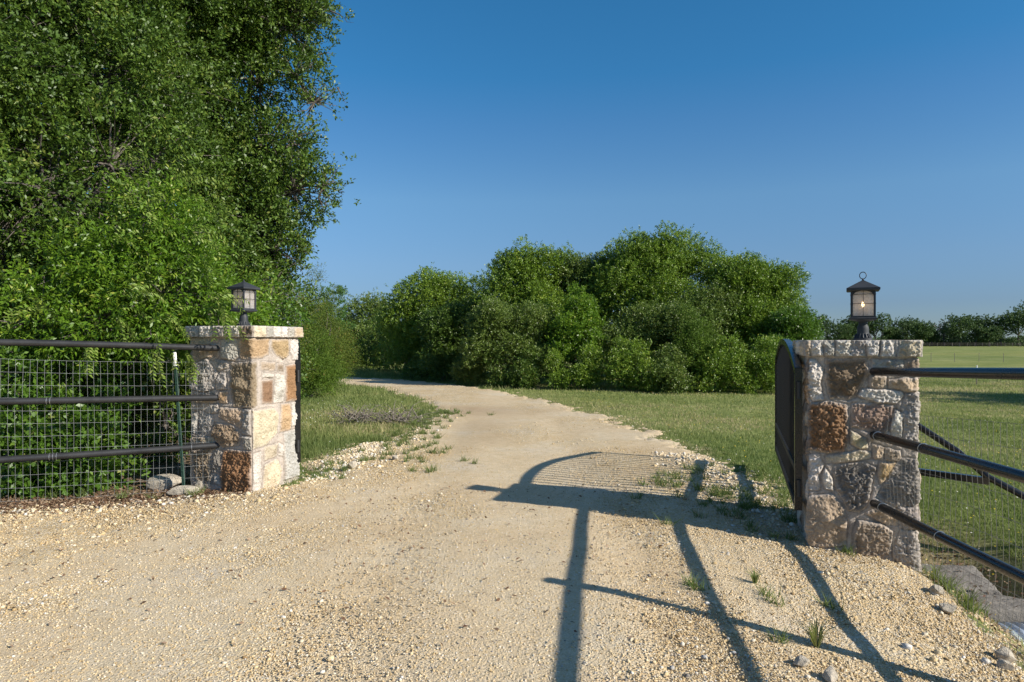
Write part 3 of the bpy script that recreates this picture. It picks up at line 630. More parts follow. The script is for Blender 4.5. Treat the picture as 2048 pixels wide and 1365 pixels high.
# far tree line across the pasture
FAR = [(1655, 652, 6.0, 'far'), (1688, 664, 3.8, 'far'), (1712, 650, 5.0, 'far'), (1752, 653, 5.8, 'far'), (1786, 664, 3.8, 'far'), (1810, 655, 5.2, 'far'), (1842, 664, 4.2, 'far'), (1864, 672, 3.2, 'far'), (1886, 662, 4.6, 'far_bare'),
       (1918, 650, 6.2, 'far'), (1952, 652, 6.0, 'far'), (1978, 668, 3.8, 'far'), (2002, 648, 6.4, 'far'), (2036, 640, 8.2, 'far'), (2070, 642, 8, 'far')]
def fardesc(i, m_):
    return ['far oak just past the end of the thicket, left of the lit lamp', 'low far tree between the thicket end and the lit lamp', 'far tree directly behind the neck of the lit lamp', 'round far tree close right of the lit lamp',
            'low far tree, second right of the lit lamp', 'dark pointed far tree, third right of the lit lamp', 'broad far tree above the right end of the pillar cap', 'pale low far tree left of the bare one', 'grey nearly leafless far tree in the tree line',
            'large far tree just right of the bare grey one', 'bushy bluish far tree, second right of the bare grey one', 'low light green far tree before the tallest ones', 'tall dark far tree near the right edge of the photo', 'tallest far tree at the right edge of the photo', 'far tree cut off by the right edge of the photo'][i]
for i, (px, py, r_, mt) in enumerate(FAR):
    d = 246+(i*37 % 11)*1.6; c = P(px, py, d); z0 = zg(c[0], d); rr = np.random.default_rng(400+i)
    rows = [(c[0]+rr.uniform(-.7, .7)*r_, d+rr.uniform(-.5, .5)*r_, c[2]+rr.uniform(-.35, .25)*r_, r_*rr.uniform(.4, .62)) for _ in range(7)]
    rows += [(c[0]+rr.uniform(-.8, .8)*r_, d-1, z0+rr.uniform(1.6, 2.6), r_*.35) for _ in range(2)]
    tree('far_tree', fardesc(i, mt), 'tree', (c[0], d, z0), sat(rows, 950+i, 3), 5200 if mt == 'far' else 1700, .55, .34, M[mt], 400+i, 'far tree line across the pasture', .35, twigs=False, sub=14, sub_r=.4, per=6, twig=.5)
# low scrub closing the line of sight below the far crowns
r = np.random.default_rng(77); n = 26000
x = r.uniform(95, 215, n); y = r.uniform(262, 285, n); z = H(x, y)+r.random(n)**1.2*np.clip(3.2+3.4*fbm(x*.10, y*.05, 2, 3), 1.2, 7)
V, F, c = leaves(np.stack([x, y, z], 1), unit(r.normal(0, 1, (n, 3))), unit(r.normal(0, .6, (n, 3))+np.array([0, -.3, .8])), r.uniform(.5, 1.0, n), r.uniform(.35, .6, n), np.clip(r.normal(.35, .2, n), 0, 1))
tag(link('distant_scrub', np_mesh('distant_scrub', V, F, M['far'], False, {'rnd': c})), 'dark scrub and wood behind the far tree line', 'woodland', kind='stuff')
r = np.random.default_rng(78); n = 16000
x = r.uniform(-40, 8, n); y = r.uniform(60, 72, n); z = H(x, y)+r.random(n)**1.2*(3.0+.8*fbm(x*.2, y*.1, 2, 3))
V, F, c = leaves(np.stack([x, y, z], 1), unit(r.normal(0, 1, (n, 3))), unit(r.normal(0, .6, (n, 3))+np.array([0, -.3, .8])), r.uniform(.25, .5, n), r.uniform(.16, .3, n), np.clip(r.normal(.35, .2, n), 0, 1))
tag(link('distant_scrub', np_mesh('distant_scrub', V, F, M['oak_mid'], False, {'rnd': c})), 'green scrub far behind the bend of the drive', 'woodland', kind='stuff')

# ------------------------------------------------------------------ grass, weeds, litter
def blades(x, y, h, w, seed, tone=None, lean=.35):
    r = np.random.default_rng(seed); n = len(x); z = H(x, y)
    a = r.uniform(0, 6.28, n); s = np.stack([np.cos(a), np.sin(a), np.zeros(n)], 1)*w[:, None]*.5
    b = np.stack([x, y, z-.01], 1); ld = np.stack([r.normal(0, lean, n), r.normal(0, lean, n), np.zeros(n)], 1)*h[:, None]
    top = b+ld+np.array([0, 0, 1])*h[:, None]
    V = np.stack([b-s, b+s, top], 1).reshape(-1, 3)
    t = np.clip((np.full(n, .4) if tone is None else tone)+r.normal(0, .16, n), 0, 1)
    return V, np.arange(n*3).reshape(n, 3), np.repeat(t, 3)
x, y, r = frustum_pts(620000, 3.0, 34, .25, 501)
m = road_m(x, y); d = fence_d(x, y)
under = sst(-2.6, -3.2, x+.35*(y-7))*(1-sst(11, 14, y))
patch = .5+.8*fbm(x*.5, y*.5, 9, 4)
ok = (m < .9-r.random(len(x))**.5*2.2) & (r.random(len(x)) > under) & (r.random(len(x)) < np.clip(patch+.25, .25, 1)) & ~((x < -2.6) & (y < 7.2)) & ~((np.abs(x-edge_x(y)-.6) < .5) & (y < 5.6) & (r.random(len(x)) < .85))
x, y, m = x[ok], y[ok], m[ok]; k = len(x)
left = (x < 0)
h = (.028+.028*r.random(k))*(1+.6*np.clip(fbm(x*1.3, y*1.3, 5, 3), 0, 1))*np.where(left, 1.75, 1.0)*(1+.5*sst(17, 18.5, y))
w = .0035+.00085*y
tone = .45+.75*fbm(x*.35, y*.35, 9, 3)+.35*fbm(x*2, y*2, 19, 3)+.18*sst(6, 16, y)*(~left)-.12*((x > 3) & (y < 12))
V, F, c = blades(x, y, h, w, 502, tone)
tag(link('grass', np_mesh('grass', V, F, M['grass'], False, {'rnd': c})), 'short green and straw coloured grass of the meadow and verges', 'grass', kind='stuff')
# weeds along the drive edge
xs = []; ys = []
r = np.random.default_rng(503)
for cx, cy, sx, sy, n in [(-1.45, 9.6, .3, .7, 1300), (-1.5, 11.4, .25, .9, 1500), (-1.35, 13, .3, .6, 900), (1.9, 6.3, .35, .5, 1500), (2.1, 5.4, .2, .25, 700), (1.0, 3.95, .10, .06, 60), (1.55, 3.85, .12, .08, 90), (-2.75, 6.02, .2, .05, 90), (1.35, 3.3, .05, .04, 40),
        (2.80, 4.4, .05, .06, 120), (2.82, 4.0, .05, .2, 160), (-1.9, 7.6, .3, .3, 500), (-1.0, 8.1, .25, .2, 220), (-3.6, 5.9, .3, .06, 120), (-.6, 7.2, .15, .05, 60), (2.3, 6.0, .25, .3, 500)]:
    k = max(1, n//28); cxs = r.normal(cx, sx, k); cys = r.normal(cy, sy, k)
    for a, b in zip(cxs, cys): xs.append(r.normal(a, .025, 28)); ys.append(r.normal(b, .025, 28))
x = np.concatenate(xs); y = np.concatenate(ys)
V, F, c = blades(x, y, r.uniform(.04, .10, len(x)), np.full(len(x), .006)+.0004*y, 504, np.full(len(x), .25), .6); V[:, 2] += .03
tag(link('weeds', np_mesh('weeds', V, F, M['grass'], False, {'rnd': c})), 'scattered green weeds in the gravel edges', 'weeds', kind='stuff')
def tuft(loc, n, hgt, label, seed, mt='grass', tone=.35):
    tone = min(.9, tone+.25); n = int(n*1.5)
    r = np.random.default_rng(seed); root = []; Vs = []; Fs = []; cs = []; k = 0
    for i in range(n):
        a = r.uniform(0, 6.28); out = r.uniform(.25, 1.0)*hgt; hh = hgt*r.uniform(.5, 1); w = .0022; s = np.array([-math.sin(a), math.cos(a), 0])*w
        d = np.array([math.cos(a), math.sin(a), 0]); p0 = d*.01; p1 = d*out*.4+np.array([0, 0, hh*.7]); p2 = d*out+np.array([0, 0, hh])
        Vs += [p0-s, p0+s, p1+s, p1-s, p2]; Fs += [[k, k+1, k+2, k+3], [k+3, k+2, k+4, k+4]]; t = np.clip(tone+r.normal(0, .15), 0, 1); cs += [t]*5; k += 5
    f = []; sz = []
    for q in Fs:
        if q[3] == q[2]: f += q[:3]; sz.append(3)
        else: f += q; sz.append(4)
    me = np_mesh('grass_tuft', np.array(Vs), np.array(f), M[mt], False, {'rnd': cs}, sizes=np.array(sz))
    o = link('grass_tuft', me, None, (loc[0], loc[1], float(surf(*loc)))); return tag(o, label, 'plant')
tuft((1.45, 3.25), 40, .15, 'spiky grass tuft growing in the gravel in the post shadow', 511, tone=.5)
tuft((1.44, 4.05), 26, .09, 'small flat weed in the gravel above the spiky tuft', 512, tone=.15)
tuft((2.76, 3.62), 18, .18, 'thin upright grass tuft at the wire beside the corrugated pipe', 513, tone=.6)
tuft((2.78, 4.15), 34, .14, 'green grass tuft at the wire against the concrete slab', 514, tone=.3)
tuft((2.80, 4.52), 30, .14, 'green weed at the foot of the right pillar, outer corner', 515, tone=.25)
# flowers
r = np.random.default_rng(520); n = 1500
x, y, rr = frustum_pts(n, 4, 22, .6, 521); x = np.abs(x)*1.0; ok = (road_m(x, y) < -1) & (x > 1.5); x, y = x[ok], y[ok]
xw = r.normal(-2.9, .5, 160); yw = r.normal(11.2, .9, 160); x2 = np.concatenate([x, xw]); y2 = np.concatenate([y, yw]); n = len(x2)
V, F, c = leaves(np.stack([x2, y2, H(x2, y2)+np.where(np.arange(n) < len(x), .06, r.uniform(.1, .35, n))], 1), unit(np.stack([r.normal(0, 1, n), r.normal(0, 1, n), r.normal(0, .2, n)], 1)), np.tile([0, -.4, 1.0], (n, 1)), np.full(n, .016), np.full(n, .016), np.where(np.arange(n) < len(x), r.uniform(.4, 1, n), .2))
tag(link('wildflowers', np_mesh('wildflowers', V, F, M['flower'], False, {'rnd': c})), 'tiny yellow and white wildflowers in the grass', 'flowers', kind='stuff')
# leaf litter under the left fence
r = np.random.default_rng(530); n = 26000
t = r.uniform(-.1, 2.4, n); off = r.normal(-.05, .22, n); p = FA[None]+np.outer(t, FB-FA)+off[:, None]*fnrm
lit_ = 0; xb = r.uniform(-9, -2.9, n); yb = r.uniform(6, 11, n); sel = r.random(n) < .35
x = np.where(sel, xb, p[:, 0]); y = np.where(sel, yb, p[:, 1]); z = surf(x, y)+.004+r.random(n)*.014
q_ = 1500; x[-q_:] = r.uniform(2.75, 3.75, q_); y[-q_:] = r.uniform(3.7, 5.6, q_); sl_ = (y[-q_:] > 4.4); z[-q_:] = np.maximum(H(x[-q_:], y[-q_:])+.012, np.where(sl_ & (r.random(q_) < .25), -.318, -9)); nd = 700; x[:nd] = r.uniform(-3.8, 1.2, nd); y[:nd] = r.uniform(3, 6.5, nd); z[:nd] = surf(x[:nd], y[:nd])+.012
V, F, c = leaves(np.stack([x, y, z], 1), unit(np.stack([r.normal(0, 1, n), r.normal(0, 1, n), r.normal(0, .35, n)], 1)), unit(r.normal(0, .45, (n, 3))+np.array([0, 0, 1])), r.uniform(.018, .045, n), r.uniform(.006, .02, n), r.random(n))
tag(link('leaf_litter', np_mesh('leaf_litter', V, F, M['litter'], False, {'rnd': c})), 'brown dry leaves and mulch along the foot of the left fence', 'leaf litter', kind='stuff')
# brush piles
def brush(loc, n, w, h, label, seed):
    r = random.Random(seed); mb = MB()
    for i in range(n):
        a = r.uniform(-.5, 3.6); ln = r.uniform(.3, 1.1)*w; x0, y0 = r.gauss(0, w*.28), r.gauss(0, w*.14); z0 = r.uniform(0, h*.5)
        el = r.uniform(-.1, .9); dx, dy, dz = math.cos(a)*math.cos(el)*ln, math.sin(a)*.5*ln, math.sin(el)*ln*.7
        k = r.uniform(-.08, .1)
        mb.tube([(x0, y0, z0), (x0+dx*.5, y0+dy*.5, z0+dz*.6+k), (x0+dx, y0+dy, z0+dz)], [r.uniform(.004, .013), .005, .002], 4, False)
    o = mb.build('brush_pile', M['dead']); o.location = (*loc, zg(*loc)); return tag(o, label, 'brush pile', 'heaps of dead twigs on the left verge')
brush((-2.62, 11.4), 90, .50, .34, 'heap of grey dead twigs in the tall grass nearer the left pillar', 1)
brush((-1.95, 11.5), 90, .55, .26, 'smaller heap of dead twigs in the grass nearer the drive', 2)
x = r = None

# ------------------------------------------------------------------ stone pillars
C_DB, C_RU, C_BR, C_TN, C_OR, C_GR, C_GD, C_WH, C_CR, C_YE = ((.20, .15, .11), (.25, .14, .075), (.27, .20, .14), (.44, .34, .235), (.44, .30, .165), (.37, .34, .30), (.23, .205, .18), (.63, .585, .52), (.56, .48, .345), (.48, .42, .27))
MORTAR = np.array((.46, .40, .345))
def ring_mesh(W, r, zrows, insets, seed, stones, disp, mortar=MORTAR, ds=.0048, name='stonework', mat=None, voro=None):
    """square shaft of side W; s runs counter-clockwise from corner 0 along +x first. stones: (poly in (s, z), colour, protrusion, roughness)"""
    per = 4*W; ns = int(per/ds); s = (np.arange(ns)+.5)*per/ns
    side = np.minimum((s//W).astype(int), 3); t = s-side*W
    # rounded square outline
    tt = np.clip(t, r, W-r); ex = t-tt; ang = np.where(ex < 0, ex/r*math.pi/4, ex/r*math.pi/4)
    D = np.array([(1, 0), (0, 1), (-1, 0), (0, -1)], float); O = np.array([(0, 0), (W, 0), (W, W), (0, W)], float); NN = np.array([(0, -1), (1, 0), (0, 1), (-1, 0)], float)
    base = O[side]+D[side]*tt[:, None]-NN[side]*r; nrm = NN[side]*np.cos(ang)[:, None]+D[side]*np.sin(ang)[:, None]
    nz = len(zrows); S, Zz = np.meshgrid(s, zrows); nn = np.tile(nrm, (nz, 1, 1)); bb = np.tile(base, (nz, 1, 1))
    rgen = np.random.default_rng(seed)
    px = (bb[..., 0]+nn[..., 0]*r); py = (bb[..., 1]+nn[..., 1]*r)
    f1 = fbm(px*7+seed, py*7, Zz*7, 4); f2 = fbm(px*26+seed, py*26, Zz*26, 4); f3 = fbm(px*90, py*90+seed, Zz*90, 3)
    wob = .008*fbm(px*14, py*14+seed*3, Zz*14, 3)+.004*f2
    Hh = .004*f1+.005*f2+.003*f3; Cc = np.tile(mortar*1.0, (nz, ns, 1))*(1+.16*f2)[..., None]
    def apply(sd, col, pro, rough, cen):
        nonlocal Hh, Cc
        sd = sd+wob; k = sst(-.001, .007, sd); gr = np.exp(-((sd+.006)/.006)**2); Hh = Hh-.005*gr*(1-k); Cc = Cc*(1-.28*gr*(sd < .003))[..., None]  # sunken joint round each stone, with recess shading darkened into the mortar colour
        Hh0 = Hh; tilt = rgen.normal(0, .05, 2); dS = (S-cen[0]+per/2) % per-per/2
        hh = k*(pro*1.35+tilt[0]*dS*1.6+tilt[1]*1.6*(Zz-cen[1])+rough*(f1*1.2+f2*1.2+f3*.7)-.6*rough*np.abs(f2)) 
        Hh = np.where(k > .02, np.maximum(Hh*(1-k)+hh, -.004), Hh)
        fac = np.full(S.shape, 9.0)
        for q_ in range(7):
            a_ = rgen.uniform(0, 6.28); sl = rgen.uniform(.05, .34); c0 = rgen.uniform(.0, .013)
            fac = np.minimum(fac, c0+sl*(math.cos(a_)*dS+math.sin(a_)*(Zz-cen[1])))
        fac = np.clip(fac, -pro*1.1, .02)
        hh = k*(pro*1.3+fac+rough*(f1*.7+f2*.8+f3*.8)-.5*rough*np.abs(f2))
        Hh = np.where(k > .02, np.maximum(Hh0*(1-k)+hh, -.004), Hh0)
        alt = np.array(col)*rgen.uniform(.75, 1.25)+rgen.normal(0, .012, 3)
        cc = np.array(col)*(1+.3*np.clip(f1, -1, 1))[..., None]*.6+alt*(1+.35*f2)[..., None]*.4
        rim = (1-sst(.008, .03, sd))*.35
        cc = cc*(1-rim[..., None])+mortar*1.15*rim[..., None]
        kk = sst(.0, .006, sd)[..., None]; Cc = Cc*(1-kk)+cc*kk
    if voro:
        s0, pal = voro; cand = []
        H_ = zrows[-1]-zrows[0]
        for tr in range(900):
            a, b, q = rgen.uniform(s0, per), rgen.uniform(zrows[0], zrows[-1]), rgen.uniform(.055, .13)
            if all(((a-c[0])**2+((b-c[1])*.9)**2)**.5 > (q+c[2])*.78 for c in cand): cand.append((a, b, q))
        for a, b, q in cand:
            m_ = int(rgen.integers(5, 8)); an = np.sort(rgen.uniform(0, 6.28, m_)+0); an = np.linspace(0, 6.28, m_, endpoint=False)+rgen.normal(0, .16, m_)
            pl = [(min(max(a+math.cos(t_)*q*1.02*rgen.uniform(.85, 1.15), s0+.01), per-.005), b+math.sin(t_)*q*1.0*rgen.uniform(.85, 1.15)) for t_ in an]
            apply(poly_sd(S, Zz, pl), pal[int(rgen.integers(0, len(pal)))], rgen.uniform(.008, .016), rgen.uniform(.006, .014), (a, b))
    for pl, col, pro, rough in stones:
        pl = np.array(pl); cen = pl.mean(0)
        sd = poly_sd(S, Zz, pl)
        sd = np.maximum(sd, np.maximum(poly_sd(S-per, Zz, pl), poly_sd(S+per, Zz, pl)))
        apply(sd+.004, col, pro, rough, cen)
    ins = np.asarray(insets)[:, None]; Hd = Hh*np.asarray(disp)[:, None]
    # inset rows pull towards the centre
    X_ = px+nn[..., 0]*Hd; Y_ = py+nn[..., 1]*Hd
    X_ = W/2+(X_-W/2)*(1-ins); Y_ = W/2+(Y_-W/2)*(1-ins)
    Zf = Zz+np.where(ins > 0, .003*fbm(X_*30, Y_*30, seed, 3), 0)
    V = np.stack([X_, Y_, Zf], -1).reshape(-1, 3)
    i = np.arange(nz-1)[:, None]*ns+np.arange(ns)[None]; j = np.arange(nz-1)[:, None]*ns+(np.arange(ns)[None]+1) % ns
    F = np.stack([i, j, j+ns, i+ns], -1).reshape(-1, 4)
    return np_mesh(name, V, F, mat or M['stone'], True, {'Col': np.clip(Cc.reshape(-1, 3), .02, .82)})
def pillar(label, corner, ang, W, zb, zt, cap_h, over, stones, caps, seed, side_pal, v_from):
    root = empty('stone_pillar', (corner[0], corner[1], 0), ang); tag(root, label, 'pillar')
    rows = np.arange(zb, zt-cap_h+.012, .0048)
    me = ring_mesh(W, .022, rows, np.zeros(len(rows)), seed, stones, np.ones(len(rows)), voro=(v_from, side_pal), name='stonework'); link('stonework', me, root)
    z0, z1 = zt-cap_h, zt; rw = [z0]*5+list(np.arange(z0, z1, .005))+[z1]*9
    nb = len(rw)-14; W2 = W+2*over
    ins = [1, .6, .25, .1, .03]+[0]*nb+[0, .015, .04, .1, .2, .35, .55, .8, 1]
    dp = [0, 0, 0, 0, .2]+list(np.clip(np.minimum(np.arange(nb)/2+.5, (nb-np.arange(nb))/2+.2), 0, 1))+[.4, .2, 0, 0, 0, 0, 0, 0, 0]
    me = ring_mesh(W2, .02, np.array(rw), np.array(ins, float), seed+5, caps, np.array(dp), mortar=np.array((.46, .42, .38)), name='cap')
    o = link('cap', me, root); o.location = (-over, -over, 0)
    return root
# right pillar, traced stones in (s, z)
W_R = .69; ZT_R = 1.405
def fr(pts): return [((a-180)/640*W_R, 1.293-(b-140)*.00126) for a, b in pts]
R_ST = [([(285, 160), (520, 155), (532, 230), (500, 300), (470, 350), (410, 375), (310, 370), (292, 300)], C_DB, .016, .016),
 ([(190, 158), (225, 162), (265, 215), (250, 290), (268, 380), (205, 388), (180, 350), (180, 250)], C_WH, .014, .018),
 ([(180, 412), (310, 393), (405, 408), (418, 600), (400, 668), (290, 672), (180, 655), (176, 500)], C_RU, .022, .022),
 ([(442, 408), (600, 398), (688, 418), (672, 500), (620, 562), (540, 548), (442, 522)], C_BR, .014, .015),
 ([(556, 160), (740, 160), (735, 205), (560, 202)], C_GR, .010, .012), ([(745, 160), (838, 152), (838, 205), (745, 215)], C_BR, .012, .012),
 ([(650, 272), (745, 255), (838, 258), (838, 318), (780, 332), (662, 306)], C_TN, .012, .010),
 ([(545, 248), (630, 252), (632, 312), (548, 312)], C_TN, .008, .008), ([(498, 318), (720, 328), (738, 350), (690, 392), (590, 392), (480, 356)], C_WH, .016, .014),
 ([(745, 345), (842, 325), (842, 605), (745, 612), (728, 420)], C_GR, .016, .018), ([(688, 428), (725, 448), (725, 572), (680, 582), (662, 520)], C_WH, .012, .014),
 ([(428, 548), (520, 590), (532, 640), (490, 652), (432, 616)], C_YE, .010, .010), ([(556, 618), (625, 638), (620, 692), (566, 702)], C_TN, .008, .010),
 ([(636, 638), (712, 652), (722, 702), (640, 702)], C_BR, .008, .009), ([(283, 700), (480, 653), (548, 663), (548, 698), (430, 718), (288, 732)], C_CR, .010, .010),
 ([(178, 690), (242, 688), (272, 750), (240, 800), (242, 882), (178, 888)], C_WH, .014, .016), ([(280, 758), (322, 820), (326, 882), (285, 872), (262, 820)], C_WH, .012, .014),
 ([(332, 750), (510, 718), (578, 745), (556, 820), (522, 962), (480, 992), (420, 988), (380, 922), (338, 850)], C_GD, .020, .024),
 ([(598, 713), (690, 718), (662, 790), (600, 832), (588, 780)], C_OR, .008, .008), ([(720, 690), (838, 700), (838, 905), (790, 945), (690, 948), (590, 905), (650, 800)], C_GD, .018, .016),
 ([(178, 925), (330, 908), (392, 980), (408, 1060), (402, 1182), (310, 1200), (170, 1200), (172, 1000)], C_TN, .026, .010),
 ([(470, 1038), (600, 1048), (668, 1090), (658, 1222), (560, 1262), (440, 1235), (450, 1100)], (.30, .235, .18), .022, .014),
 ([(720, 1078), (838, 1085), (838, 1300), (700, 1265), (680, 1200)], C_GR, .018, .018), ([(518, 1000), (620, 960), (702, 1000), (702, 1052), (620, 1045)], C_TN, .010, .010),
 ([(708, 960), (838, 955), (838, 1062), (740, 1068)], C_GR, .014, .014)]
R_ST = [(fr(p), c, q, g_) for p, c, q, g_ in R_ST]
def capw(bounds, z0, z1, cols, W, s_off=0.0, scale=1.0):
    out = []
    for (a, b), c in zip(bounds, cols):
        j = [random.uniform(-.006, .006) for _ in range(4)]
        out.append(([(s_off+a*scale+j[0], z0+.004), (s_off+b*scale+j[1], z0+.004), (s_off+b*scale+j[2], z1-.003), (s_off+a*scale+j[3], z1-.003)], c, .012, .017))
    return out
k_ = .734/1115
capR = capw([(0, 42), (58, 168), (180, 280), (300, 452), (462, 588), (598, 700), (728, 850), (898, 1090)], ZT_R-.112, ZT_R, [C_TN, C_WH, C_GR, C_WH, C_GR, C_WH, C_WH, C_CR], .734, 0, k_)
x0 = .80
while x0 < 4*.734-.1:
    w_ = random.uniform(.07, .15); capR += capw([(x0, x0+w_)], ZT_R-.112, ZT_R, [random.choice([C_WH, C_GR, C_CR])], .734); x0 += w_+.012
RA = rad(-16.5); RC = (2.09, 4.813)
pal = [C_GR, C_BR, C_WH, C_TN, C_DB, C_CR, C_OR]
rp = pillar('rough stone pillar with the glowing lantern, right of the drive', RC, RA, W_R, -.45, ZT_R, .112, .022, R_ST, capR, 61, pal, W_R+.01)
# left pillar: two traced faces
W_L = .70; ZT_L = 1.54; ZBODY = ZT_L-.105
def fl(pts): return [((a-88)/372*W_L, ZBODY-(b-395)*.00161) for a, b in pts]
def fq(pts): return [(W_L+(a-460)/282*W_L, ZBODY-(b-395)*.00161) for a, b in pts]
L_ST = [(fl(p), c, q, g_) for p, c, q, g_ in [
 ([(90, 402), (200, 397), (262, 405), (250, 425), (130, 440), (92, 440)], C_TN, .008, .010), ([(275, 410), (370, 405), (386, 500), (350, 526), (275, 515)], C_GR, .014, .013), ([(376, 400), (402, 400), (402, 462), (382, 490)], C_GR, .010, .010),
 ([(100, 470), (205, 465), (258, 470), (258, 505), (212, 528), (190, 505), (100, 545)], C_TN, .008, .012), ([(92, 565), (185, 520), (252, 600), (236, 690), (170, 712), (90, 692)], C_GR, .018, .014),
 ([(236, 530), (312, 530), (322, 570), (258, 588)], C_GR, .010, .012), ([(258, 608), (302, 600), (306, 692), (243, 696)], C_GR, .012, .012), ([(335, 545), (490, 535), (492, 782), (470, 792), (350, 792), (333, 700), (326, 600)], C_BR, .020, .014),
 ([(262, 710), (312, 705), (312, 772), (265, 772)], C_OR, .008, .009), ([(208, 792), (256, 785), (258, 828), (212, 832)], C_GR, .010, .012), ([(270, 802), (397, 805), (397, 888), (385, 908), (268, 856)], C_TN, .014, .012),
 ([(405, 808), (448, 812), (448, 950), (400, 945)], C_GR, .014, .012), ([(148, 828), (222, 850), (228, 892), (190, 962), (138, 950)], C_GR, .012, .013), ([(98, 840), (130, 830), (126, 962), (95, 950)], C_WH, .010, .012),
 ([(238, 892), (342, 900), (388, 950), (384, 1010), (280, 1022), (212, 972)], C_BR, .018, .016), ([(400, 962), (455, 965), (455, 1040), (408, 1030)], C_GR, .012, .012), ([(98, 982), (232, 975), (232, 1012), (98, 1012)], C_TN, .010, .010),
 ([(102, 1062), (216, 1040), (218, 1242), (122, 1228)], (.27, .20, .14), .014, .016), ([(238, 1045), (286, 1040), (268, 1182), (222, 1172), (230, 1090)], C_GD, .012, .014), ([(286, 1042), (455, 1045), (455, 1330), (300, 1330), (270, 1200)], C_RU, .024, .018),
 ([(230, 1200), (266, 1198), (268, 1245), (224, 1240)], C_GR, .010, .010), ([(160, 735), (235, 732), (240, 770), (110, 775), (98, 740)], C_TN, .008, .012)]]
L_ST += [(fq(p), tuple(.82*k+.02 for k in c), q*1.2, g_*1.5) for p, c, q, g_ in [
 ([(408, 402), (558, 400), (550, 492), (510, 514), (412, 518), (400, 490)], C_OR, .012, .008), ([(570, 410), (672, 405), (677, 500), (640, 528), (600, 500), (568, 450)], C_OR, .014, .010), ([(690, 408), (738, 408), (738, 532), (700, 532), (688, 480)], C_WH, .010, .010),
 ([(508, 540), (592, 545), (586, 592), (508, 580)], C_TN, .008, .007), ([(605, 553), (642, 560), (642, 602), (604, 590)], C_BR, .006, .007), ([(515, 603), (582, 615), (576, 632), (518, 625)], C_WH, .008, .007), ([(513, 650), (577, 645), (577, 782), (513, 777)], C_RU, .010, .006),
 ([(590, 613), (642, 620), (642, 782), (585, 782)], C_WH, .016, .010), ([(658, 568), (738, 560), (738, 782), (658, 787)], (.36, .19, .085), .012, .008), ([(462, 815), (570, 813), (602, 860), (602, 960), (540, 1022), (462, 1032)], C_CR, .016, .007),
 ([(628, 800), (687, 800), (687, 962), (622, 962)], C_OR, .010, .009), ([(695, 798), (738, 800), (738, 942), (695, 942)], C_WH, .010, .010), ([(528, 1035), (602, 1028), (602, 1102), (528, 1112)], C_CR, .008, .008), ([(610, 1028), (637, 1040), (637, 1112), (612, 1102)], C_WH, .008, .008),
 ([(645, 975), (737, 963), (737, 1255), (648, 1260)], (.48, .46, .42), .016, .010), ([(528, 1140), (602, 1120), (622, 1182), (617, 1275), (518, 1285)], C_CR, .012, .009), ([(464, 1060), (510, 1058), (506, 1310), (464, 1320)], C_WH, .010, .009)]]
capL = capw([(2, 75), (82, 150), (157, 240), (245, 305), (312, 378)], ZT_L-.105, ZT_L, [C_GR, C_WH, C_GR, C_WH, C_BR], .76, 0, .76/380)
capL += capw([(4, 70), (76, 112), (117, 150), (155, 195), (200, 232), (237, 290)], ZT_L-.105, ZT_L, [C_CR, C_GR, C_WH, C_WH, C_GR, C_TN], .76, .76, .76/295)
x0 = 1.54
while x0 < 4*.76-.1:
    w_ = random.uniform(.07, .15); capL += capw([(x0, x0+w_)], ZT_L-.105, ZT_L, [random.choice([C_WH, C_GR, C_CR])], .76); x0 += w_+.012
LU = (.952, -.307); LA = math.atan2(LU[1], LU[0]); LN = (-2.366, 6.224)          # the corner nearest the camera
LC = (LN[0]-LU[0]*W_L, LN[1]-LU[1]*W_L)
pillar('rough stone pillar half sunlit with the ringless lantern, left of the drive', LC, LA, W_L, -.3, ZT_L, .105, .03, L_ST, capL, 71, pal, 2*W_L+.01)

# ------------------------------------------------------------------ lanterns
def glass_mat(name, tint, mixv):
    m, nt, p = new_mat(name)
    n = noise(nt, 55, 4, .6); p.inputs['Base Color'].default_value = (*tint, 1); p.inputs['Roughness'].default_value = .25
    L(nt, bump(nt, n, .5, .004), p.inputs['Normal'])
    t = N(nt, 'ShaderNodeBsdfTransparent'); t.inputs[0].default_value = (.93, .93, .92, 1)
    tl = N(nt, 'ShaderNodeBsdfTranslucent'); tl.inputs[0].default_value = (*tint, 1)
    a = N(nt, 'ShaderNodeMixShader'); a.inputs[0].default_value = .5; L(nt, p.outputs[0], a.inputs[1]); L(nt, tl.outputs[0], a.inputs[2])
    mx = N(nt, 'ShaderNodeMixShader'); L(nt, ramp(nt, n, [(.35, (mixv-.12,)*3), (.65, (mixv+.12,)*3)]), mx.inputs[0])
    L(nt, t.outputs[0], mx.inputs[1]); L(nt, a.outputs[0], mx.inputs[2]); L(nt, mx.outputs[0], nt.nodes['Material Output'].inputs[0]); return m
M['glass'] = glass_mat('seeded_glass', (.74, .71, .69), .5)
m, nt, p = new_mat('lit_bulb'); p.inputs['Emission Color'].default_value = (1, .66, .33, 1); p.inputs['Emission Strength'].default_value = 14; M['bulb'] = m
M['sleeve'] = simple('candle_sleeve', (.30, .27, .22), .7)
